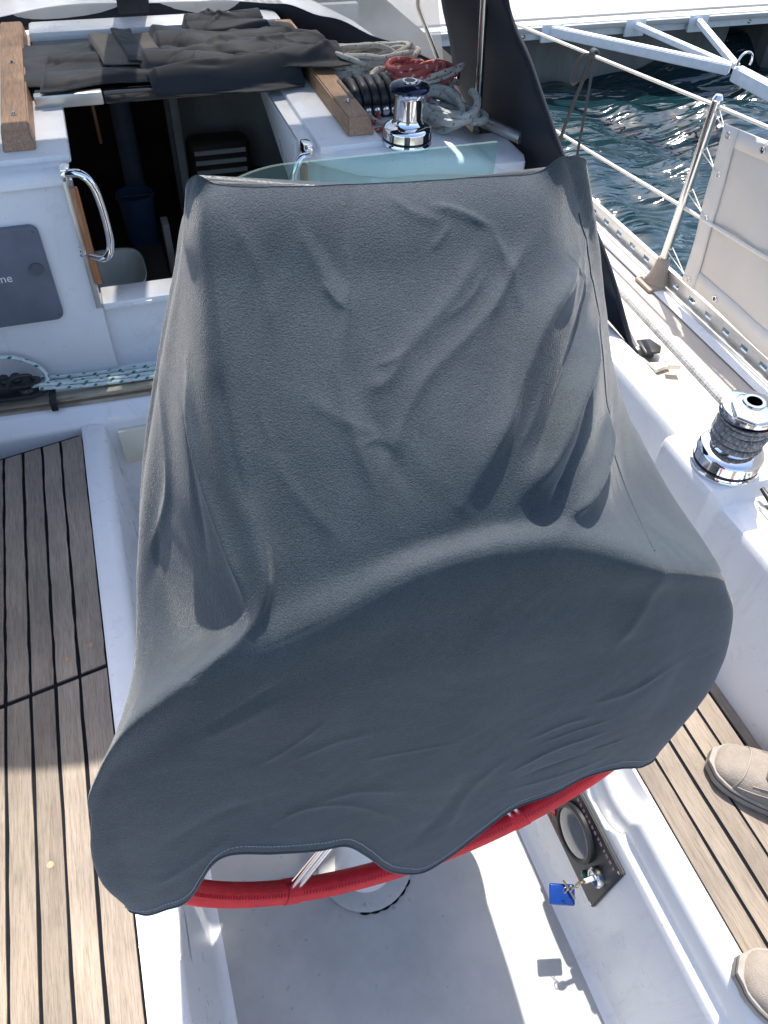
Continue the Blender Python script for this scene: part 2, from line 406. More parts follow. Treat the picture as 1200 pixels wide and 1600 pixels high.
def grid(name, G, m, parent=None, closed_u=False, smooth=True, solid=0, angle=None, flip=False):
    G = np.asarray(G, float); a, b = G.shape[:2]
    Fc = []
    for i in range(a - 1):
        for j in range(b if closed_u else b - 1):
            j2 = (j + 1) % b
            q = (i * b + j, i * b + j2, (i + 1) * b + j2, (i + 1) * b + j)
            Fc.append(q[::-1] if flip else q)
    o = obj(name, G.reshape(-1, 3), Fc, m, parent, smooth, None, angle)
    if solid:
        md = o.modifiers.new('thickness', 'SOLIDIFY'); md.thickness = solid; md.offset = 0
    return o
def hermite(k, P, x):
    k = np.array(k, float); P = np.array(P, float); n = len(k)
    if P.ndim == 1: P = P[:, None]
    h = k[1:] - k[:-1]; d = (P[1:] - P[:-1]) / h[:, None]
    m = np.zeros_like(P)
    m[1:-1] = (d[:-1] * h[1:, None] + d[1:] * h[:-1, None]) / (h[1:] + h[:-1])[:, None]
    m[0] = d[0]; m[-1] = d[-1]
    i = np.clip(np.searchsorted(k, x, side='right') - 1, 0, n - 2)
    t = ((x - k[i]) / h[i])[:, None]; hi = h[i][:, None]
    return (2*t**3-3*t**2+1)*P[i] + (t**3-2*t**2+t)*hi*m[i] + (-2*t**3+3*t**2)*P[i+1] + (t**3-t**2)*hi*m[i+1]

# ================================================================== SETTING
# ------------------------------------------------------------------ water
xs = np.concatenate([np.linspace(-90, 1.0, 14)[:-1], np.linspace(1.0, 9.5, 240), np.linspace(9.5, 120, 14)[1:]])
ys = np.concatenate([np.linspace(-60, -1, 8)[:-1], np.linspace(-1, 7.6, 240), np.linspace(7.6, 160, 14)[1:]])
X, Y = np.meshgrid(xs, ys)
Z = np.zeros_like(X)
wr = np.random.default_rng(3)
for i in range(46):
    lam = wr.uniform(.28, 1.5); a = wr.normal(1.15, .5); k = 2 * math.pi / lam
    Z += .0150 * lam ** .8 * wr.uniform(.4, 1) * np.sin(k * (X * math.cos(a) + Y * math.sin(a)) + wr.uniform(0, 6.28) + .5 * np.sin(X * 1.3 + i) + .4 * np.sin(Y * 1.7 + 2 * i))
fade = np.clip((9.5 - X) / 1.5, 0, 1) * np.clip((X - 1.0) / .3, 0, 1) * np.clip((Y + 1) / .5, 0, 1) * np.clip((7.6 - Y) / .5, 0, 1)
G = np.stack([X, Y, -.62 + Z * fade], -1)
tag(grid('water', G, 'water'), kind='structure')

# ------------------------------------------------------------------ pontoon dock ahead of the bow
dk = thing('pontoon_dock', (5, 6.4, -.62), 'pale concrete pontoon dock across the water ahead of the boat', 'dock')
for k in range(6):
    x0 = -6 + k * 4.0
    box('deck_slab', (x0, 6.42, -.22), (x0 + 3.99, 9.6, -.10), 'concrete', dk, .01)
box('edge_beam', (-6, 6.30, -.225), (18, 6.405, -.115), 'galv', dk, .006)
box('rubbing_strip', (-6, 6.262, -.165), (18, 6.297, -.125), 'concrete', dk, .006)
for k in range(6):
    x0 = -5.8 + k * 4.0
    box('float', (x0, 6.62, -.9), (x0 + 3.5, 9.4, -.24), 'float', dk, .03)
for k in range(26):
    x0 = -1 + k * .55
    lathe('bolt', [(.016, 0), (.016, .008), (.009, .016)], (x0, 6.30, -.195), 'steel', dk, 10, (0, -1, 0))
dk2 = thing('mooring_boom', (4.57, 5.14, -.2), 'white steel mooring boom with three splayed braces bolted to the dock', 'mooring boom')
def beam(name, a, b, wd, ht, m, parent, bev=.008):
    a, b = Vector(a), Vector(b); d = b - a; L = d.length
    bm = bmesh.new(); bmesh.ops.create_cube(bm, size=1)
    for v in bm.verts: v.co = Vector((v.co.x * L, v.co.y * wd, v.co.z * ht))
    bmesh.ops.bevel(bm, geom=list(bm.edges), offset=bev, segments=2, affect='EDGES')
    x = d.normalized(); y = Vector((0, 0, 1)).cross(x).normalized(); z = x.cross(y)
    m4 = Matrix((x, y, z)).transposed()
    for v in bm.verts: v.co = m4 @ v.co + (a + b) / 2
    return from_bm(name, bm, m, parent)
J = (4.57, 5.10, -.17)
beam('brace', (3.62, 6.25, -.15), (4.53, 5.13, -.15), .07, .075, 'galv', dk2)
beam('brace', (4.40, 6.25, -.15), (4.57, 5.19, -.15), .05, .05, 'galv', dk2)
beam('brace', (5.02, 6.25, -.15), (4.62, 5.17, -.15), .05, .05, 'galv', dk2)
beam('boom', J, (4.72, 2.2, -.2), .09, .10, 'galv', dk2)
for bx_ in (3.62, 4.40, 5.02): box('bracket', (bx_ - .09, 6.235, -.23), (bx_ + .09, 6.262, -.10), 'galv', dk2, .004)
tube('ring', [(4.60 + .06 * math.cos(a), 5.08, -.085 + .06 * math.sin(a)) for a in np.linspace(-.5, 3.64, 14)], .009, 'steel', dk2, 8)

# ================================================================== THE YACHT
CX = .225
yt = thing('sailing_yacht', (CX, 1.0, -.62), 'white sailing yacht with teak cockpit benches, seen from behind its wheel', 'sailboat')
def hb(y): return 1.145 if y < 2.5 else 1.145 * max(0.002, 1 - ((y - 2.5) / 3.75) ** 2)
# hull
st = np.linspace(-2.2, 6.2, 40); G = []
for s_ in (1,):
    for y in st:
        h = hb(y)
        r_ = [(h + .02, .60), (h + .025, .3), (h * .97 + .01, -.1), (h * .86, -.5), (h * .6, -.85)]
        G.append([(CX + x, y, z) for x, z in r_] + [(CX - x, y, z) for x, z in reversed(r_)])
grid('hull', G, 'hull', yt)
# decks
Gd = []
for y in np.linspace(-2.2, 6.2, 60):
    inn = .78 if y < 3.9 else max(.001, .78 * (1 - (y - 3.9) / .6))
    inn = min(inn, hb(y) * .9)
    Gd.append([(CX + inn + (hb(y) + .02 - inn) * t, y, .62 + .04 * max(0, (y - 2)) / 4) for t in np.linspace(0, 1, 5)])
grid('side_deck', Gd, 'deck', yt, flip=True)
grid('side_deck', [[(2 * CX - p[0], p[1], p[2]) for p in r_] for r_ in Gd], 'deck', yt)
# gelcoat waterway beside the toe rail
Gw = [[(CX + hb(y) - .05 + .062 * t, y, .6245) for t in (0, .5, 1)] for y in np.linspace(-2.2, 3.4, 30)]
grid('waterway', Gw, 'gel', yt, flip=True)

# cockpit sole
grid('cockpit_sole', [[(x, y, 0) for x in np.linspace(-.15, .60, 6)] for y in np.linspace(-1.0, 1.62, 10)], 'sole', yt)
def resample(P, n):
    P = np.asarray(P, float); P = smooth_path(P, 6)
    L = np.concatenate([[0], np.cumsum(np.linalg.norm(P[1:] - P[:-1], axis=1))])
    t = np.linspace(0, L[-1], n)
    return np.stack([np.interp(t, L, P[:, i]) for i in range(P.shape[1])], 1)
def wall(prof, xc, yc, flip):
    p = resample(prof, 90)
    yy = np.concatenate([np.linspace(-1.0, yc - .1, 20)[:-1], np.linspace(yc - .1, yc + .1, 41), np.linspace(yc + .1, 1.612, 24)[1:]])
    G = np.array([[(x, y, z) for x, z in p] for y in yy])
    d = ((G[..., 0] - xc) / .034) ** 2 + ((G[..., 1] - yc) / .062) ** 2
    top = G[..., 2] > .33
    lim = np.clip((.031 - abs(G[..., 0] - xc)) / .010 + (np.sign(CX - xc) * (G[..., 0] - xc) > 0) * 9, 0, 1)
    G[..., 2] -= np.where(top & (d < 1), .045 * np.sqrt(np.clip(1 - d, 0, 1)) * lim, 0)
    return grid('footwell_wall', G, 'gel', yt, flip=flip, angle=50)
wall([(-.207, .415), (-.206, .4265), (-.200, .4285), (-.178, .4285), (-.163, .425), (-.152, .413), (-.148, .39), (-.144, .30), (-.137, .05), (-.132, .016), (-.12, .002), (-.10, -.003)], -.172, .41, False)
wall([(.657, .415), (.656, .4265), (.650, .4285), (.634, .4285), (.622, .421), (.615, .405), (.6125, .375), (.612, .358), (.608, .352), (.600, .349), (.5955, .335), (.591, .30), (.569, .05), (.563, .016), (.551, .002), (.53, -.003)], .622, .385, True)
box('footwell_end', (-.2, -1.06, 0), (.66, -1.0, .43), 'gel', yt, .005)

# seats: black-caulked base, planks as pieces of their own
def plank(x0, x1, y0, y1, s0, s1, bench, ref):
    """top z .4265; ends slanted by s0 / s1 (dy per dx); the long edges wander by a fraction of a millimetre"""
    n = 24; ys_ = np.linspace(0, 1, n); V, Fc = [], []
    for t in ys_:
        a = x0 + random.uniform(-.0011, .0011); b = x1 + random.uniform(-.0011, .0011)
        for x in (a, b):
            ya = y0 + s0 * (x - ref); yb = y1 + s1 * (x - ref)
            V += [(x, ya + (yb - ya) * t, .4265), (x, ya + (yb - ya) * t, .412)]
    for i in range(n - 1):
        o = i * 4
        Fc += [(o, o + 2, o + 6, o + 4), (o, o + 4, o + 5, o + 1), (o + 2, o + 3, o + 7, o + 6)]
    Fc += [(0, 1, 3, 2), ((n - 1) * 4, (n - 1) * 4 + 2, (n - 1) * 4 + 3, (n - 1) * 4 + 1)]
    return obj('plank', V, Fc, 'teak', bench, False)
bl = prism('seat_bench', [(-.52, -1.0), (-.2085, -1.0), (-.2085, 1.578), (-.216, 1.588), (-.52, 1.528)], 2, .36, .4222, 'caulk', yt, 0)
tag(bl, 'port teak bench seat with a black gap across its planks')
br = prism('seat_bench', [(.6585, -1.0), (.93, -1.0), (.93, 1.585), (.6585, 1.585)], 2, .36, .4222, 'caulk', yt, 0)
tag(br, 'starboard teak bench seat with shoes on it')
edges = [-.2095, -.2585] + [-.2585 - .0435 * k for k in range(1, 7)]
for i in range(len(edges) - 1):
    x1 = edges[i] - (.0032 if i else 0); x0 = edges[i + 1] + .0032
    plank(x0, x1, -1.0, .874, 0, .167, bl, -.3)
    plank(x0, x1, .884, 1.562, .167, .20, bl, -.3)      # forward lid: aft end follows the gap
edges = [.6595, .7005] + [.7005 + .0435 * k for k in range(1, 6)]
for i in range(len(edges) - 1):
    x0 = edges[i] + (.0032 if i else 0); x1 = edges[i + 1] - .0032
    plank(x0, min(x1, .918), -1.0, 1.58, 0, 0, br, .7)
for (x, y) in ((-.235, .20), (-.28, .16), (-.235, .62), (-.325, .55), (-.28, .93), (-.235, .95)):
    lathe('wood_plug', [(.0055, 0), (.0055, .0006)], (x, y, .4264), 'teak_oiled', bl, 14)

# starboard coaming with winch pod
def cstate(y):
    def sm(a, b): t = min(1, max(0, (y - a) / (b - a))); return t * t * (3 - 2 * t)
    pod = sm(.695, .715) * (1 - sm(.865, .885)); aft = 1 - sm(.70, .72)
    xi = .960 * (1 - aft) + .922 * aft; xi = xi * (1 - pod) + .899 * pod
    zt = .72 + .032 * pod; xo = 1.035 + .03 * pod
    return xi, zt, xo, aft
yy = np.unique(np.concatenate([np.linspace(-1.2, .68, 12), np.linspace(.68, .73, 12), np.linspace(.73, .85, 6), np.linspace(.85, .90, 12), np.linspace(.90, 1.75, 10)]))
G = []
for y in yy:
    xi, zt, xo, a = cstate(y); b0 = .9
    G.append([(b0 - .004, y, .40), (b0 - .002, y, .425), (b0 + (xi - b0) * .5, y, .425 + (zt - .425) * .5), (xi - .002, y, zt - .022), (xi, y, zt - .009), (xi + .003, y, zt - .003), (xi + .009, y, zt), (xi + .025, y, zt + .001), (xo - .03, y, zt + .001), (xo - .01, y, zt - .002), (xo + .006, y, zt - .014), (xo + .03, y, .66), (xo + .05, y, .628), (xo + .075, y, .618)])
grid('coaming', G, 'gel', yt, angle=35, flip=True)
grid('coaming', [[(2 * CX - p[0], p[1], p[2]) for p in r_] for r_ in G], 'gel', yt, angle=35)

# bridge deck carrying the traveller, footwell front face
prism('bridge_deck', [(1.612, -.01), (1.612, .425), (1.640, .462), (1.66, .466), (1.80, .466), (1.80, -.01)], 0, -.56, 1.0, 'gel', yt, .008, 3)
box('locker_plate', (-.125, 1.598, .29), (.02, 1.610, .400), 'cream', yt, .003)

# coachroof
dxs = [-.81, -.80, -.77, -.73, -.70, -.66, -.58, -.45, -.315, -.2, -.1, 0, .1, .195, .3, .36, .42, .48, .53, .58, .62, .66, .70, .73, .77, .80, .81]
zk = ([0, .3, .45, .58, .66, .70, .73, .77, .80, .81], [1.004, 1.002, 1.0, .985, .955, .92, .87, .75, .62, .60])
ysr = [1.75, 1.753, 1.762, 1.78, 1.84, 1.9, 2.0, 2.2, 2.4, 2.6, 2.8, 3.1, 3.4, 3.7, 4.0, 4.25, 4.4]
zdrop = [.035, .014, .004, 0]
G = []
for j, y in enumerate(ysr):
    row = []
    for dx in dxs:
        z = float(np.interp(abs(dx), *zk))
        sc = 1 - .55 * max(0, (y - 2.6) / 1.8) ** 1.4
        hz = 1 - .75 * max(0, (y - 2.6) / 1.8) ** 2
        z = .60 + (z - .60) * hz
        yj = y
        t = min(1, max(0, (CX + dx - .46) / .09)); t = t * t * (3 - 2 * t)
        yj -= .135 * t * max(0, min(1, (2.2 - y) / .3))
        if j < 4: z -= zdrop[j]
        row.append((CX + dx * sc, yj, z))
    G.append(row)
G = np.array(G); nb = len(dxs); Fc = []
ih0, ih1 = dxs.index(-.315), dxs.index(.195)
for j in range(len(ysr) - 1):
    for i in range(nb - 1):
        if ih0 <= i < ih1 and ysr[j] < 2.6: continue
        Fc.append((j * nb + i, j * nb + i + 1, (j + 1) * nb + i + 1, (j + 1) * nb + i))
obj('coachroof', G.reshape(-1, 3), Fc, 'gel', yt, True, None, 40)
prism('bulkhead', [(-.64, 1.757), (-.09, 1.757), (-.09, 1.80), (-.64, 1.80)], 2, .44, .975, 'gel', yt, .006)
prism('bulkhead', [(.42, 1.757), (.462, 1.748), (.555, 1.628), (.93, 1.622), (.945, 1.66), (.945, 1.8), (.42, 1.8)], 2, .44, .966, 'gel', yt, .006)
box('companionway_sill', (-.11, 1.785, .44), (.44, 1.84, .655), 'gel', yt, .006)
box('sill_lip', (-.088, 1.762, .648), (.418, 1.842, .668), 'gel', yt, .005)
box('sill_catch', (-.02, 1.757, .652), (.03, 1.770, .662), 'gel', yt, .003)
for x0 in (-.104, .4205):
    prism('hatch_side', [(1.81, .80), (1.90, .86), (2.20, .965), (2.6, .98), (2.6, 1.0), (1.81, .99)], 0, x0, x0 + .013, 'gel', yt, .002)
for x0 in (-.225, .452):
    box('hatch_runner', (x0, 1.79 if x0 < 0 else 1.70, .994), (x0 + .15, 2.62, 1.013), 'gel', yt, .005)
box('hatch_front_lip', (-.13, 2.50, 1.0), (.56, 2.60, 1.052), 'gel', yt, .01)
# jamb trims
box('jamb_channel', (-.103, 1.747, .665), (-.090, 1.757, .985), 'alu', yt, .002)
box('jamb_channel', (.4215, 1.738, .665), (.434, 1.7475, .97), 'alu', yt, .002)
for x0, yb in ((-.0925, 1.733), (.412, 1.726)):
    box('jamb_wood_strip', (x0, yb, .735), (x0 + .018, yb + .013, .965), 'varnish', yt, .004)
# teak rails beside the hatch
def rail(x0, x1, y0, y1):
    h = .036; zb = 1.0125
    V = [(x0, y0, zb), (x1, y0, zb), (x1, y1, zb), (x0, y1, zb), (x0 + .006, y0 + .025, zb + h), (x1 - .006, y0 + .025, zb + h), (x1 - .006, y1, zb + h), (x0 + .006, y1, zb + h)]
    bm = bmesh.new(); vv = [bm.verts.new(v) for v in V]
    for f_ in ((3, 2, 1, 0), (4, 5, 6, 7), (0, 1, 5, 4), (1, 2, 6, 5), (2, 3, 7, 6), (3, 0, 4, 7)): bm.faces.new([vv[i] for i in f_])
    bmesh.ops.bevel(bm, geom=list(bm.edges), offset=.003, segments=2, affect='EDGES')
    o = from_bm('hatch_rail', bm, 'teak_oiled', yt)
    for yb in (y0 + .11, y0 + .45):
        lathe('bolt', [(.006, 0), (.006, .003), (.003, .007)], ((x0 + x1) / 2, yb, zb + h), 'steel', o, 12)
rail(-.208, -.140, 1.825, 2.62)
rail(.528, .592, 1.735, 2.50)
# toe rail: perforated aluminium strip, bars between its slots
def toe_rail():
    parts_V, parts_F = [], []
    def bx(x0, x1, y0, y1, z0, z1):
        o = len(parts_V)
        for z in (z0, z1): parts_V.extend([(x0, y0, z), (x1, y0, z), (x1, y1, z), (x0, y1, z)])
        parts_F.extend([tuple(o + i for i in q) for q in ((3, 2, 1, 0), (4, 5, 6, 7), (0, 1, 5, 4), (1, 2, 6, 5), (2, 3, 7, 6), (3, 0, 4, 7))])
    x = CX + 1.145
    bx(x - .016, x + .008, -2, 2.6, .6252, .634)
    bx(x, x + .005, -2, 2.6, .634, .6405); bx(x, x + .005, -2, 2.6, .6535, .664)
    bx(x - .004, x + .009, -2, 2.6, .664, .672)
    y = -1.98
    while y < 2.58:
        bx(x + .0003, x + .0047, y, y + .048, .6405, .6535); y += .074
    return obj('toe_rail', parts_V, parts_F, 'alu', yt, False)
toe_rail()

# cabin below, seen through the companionway
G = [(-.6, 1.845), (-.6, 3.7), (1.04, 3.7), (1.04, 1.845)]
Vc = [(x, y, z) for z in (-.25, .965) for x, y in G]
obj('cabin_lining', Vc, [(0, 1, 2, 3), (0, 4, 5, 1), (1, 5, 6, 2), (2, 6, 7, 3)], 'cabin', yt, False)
box('cabin_bulkhead_panel', (.23, 3.0, -.2), (.95, 3.03, .95), 'cabin_light', yt, .003)
box('door_post', (.222, 2.70, -.2), (.250, 2.735, .95), 'cabin_light', yt, .004)
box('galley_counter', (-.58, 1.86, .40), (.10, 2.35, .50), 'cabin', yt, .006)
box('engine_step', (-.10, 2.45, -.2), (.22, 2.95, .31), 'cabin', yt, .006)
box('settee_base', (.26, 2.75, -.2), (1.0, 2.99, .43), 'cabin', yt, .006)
tube('mast_post', [(.075, 2.95, -.2), (.075, 2.95, .97)], .035, 'post', yt, 20)
box('door_trim', (-.015, 2.48, .76), (-.005, 2.50, .90), 'varnish', yt, .002)

# ================================================================== WHEEL, PEDESTAL, COVER
pd = thing('steering_pedestal', (.20, .53, 0), 'steering pedestal with red-rimmed wheel standing in the footwell under the cover', 'pedestal')
WC = Vector((.215, .356, .856)); WR = .36
sw = tube('steering_wheel', [(WC.x + WR * math.cos(a), WC.y, WC.z + WR * math.sin(a)) for a in np.linspace(0, 2 * math.pi, 120, endpoint=False)], .0162, 'red', pd, 16, True)
tag(sw, 'red leather wheel rim showing below the cover')
# stitched seam ridge on the inner side of the rim
for k in range(6):
    a = R(-90 - 32 + 60 * k)
    d = Vector((math.cos(a), 0, math.sin(a)))
    for s_ in (-1, 1):
        off = Vector((-d.z, 0, d.x)) * .006 * s_
        tube('spoke', [WC + off + Vector((0, .03, 0)), WC + d * .16 + off + Vector((0, .02, 0)), WC + d * (WR - .010) + off], .0052, 'chrome', sw, 10)
    tube('rim_collar', [WC + d * WR + Vector((-d.z, 0, d.x)) * t for t in (-.012, 0, .012)], .0174, 'red', sw, 16)
rs = []
for k in range(420):
    a0 = 2 * math.pi * k / 420
    rs.append(tube_data([(WC.x + (WR - .0122 - .0016 * (i == 1)) * math.cos(a0 + .0032 * i), WC.y - .0125 + .0045 * i, WC.z + (WR - .0122 - .0016 * (i == 1)) * math.sin(a0 + .0032 * i)) for i in range(3)], .0007, 5))
V_, F2, uv_ = merge(rs); tag(obj('rim_stitching', V_, F2, 'red_dark', sw, True, uv_), kind='stuff')
lathe('hub', [(.055, -.06), (.055, -.02), (.04, .0), (.012, .005)], WC, 'chrome', sw, 32, (0, -1, 0))

lathe('base_flange', [(.100, -.002), (.100, .004), (.092, .008), (.060, .009)], (.20, .53, .004), 'sole', pd, 48)
lathe('column', [(.064, .008), (.062, .03), (.060, .30), (.060, .9), (.064, 1.0)], (.20, .53, .004), 'gel_old', pd, 48)
tube('sealant_ring', [(.20 + .1010 * math.cos(a), .53 + .1010 * math.sin(a), .004 + .001 * math.sin(5 * a)) for a in np.linspace(4.3, 5.6, 40)], [.0006 + .0028 * abs(math.sin(3.1 * i / 40 * 6)) for i in range(40)], 'caulk', pd, 6)
box('instrument_pod', (.09, .548, 1.0), (.31, .588, 1.39), 'gel', pd, .012)
tube('guard_rail', [(.09, .59, .02), (.09, .605, .7), (.10, .60, 1.25), (.20, .60, 1.33), (.30, .60, 1.25), (.31, .605, .7), (.31, .59, .02)], .0125, 'steel', pd, 12, n=8)

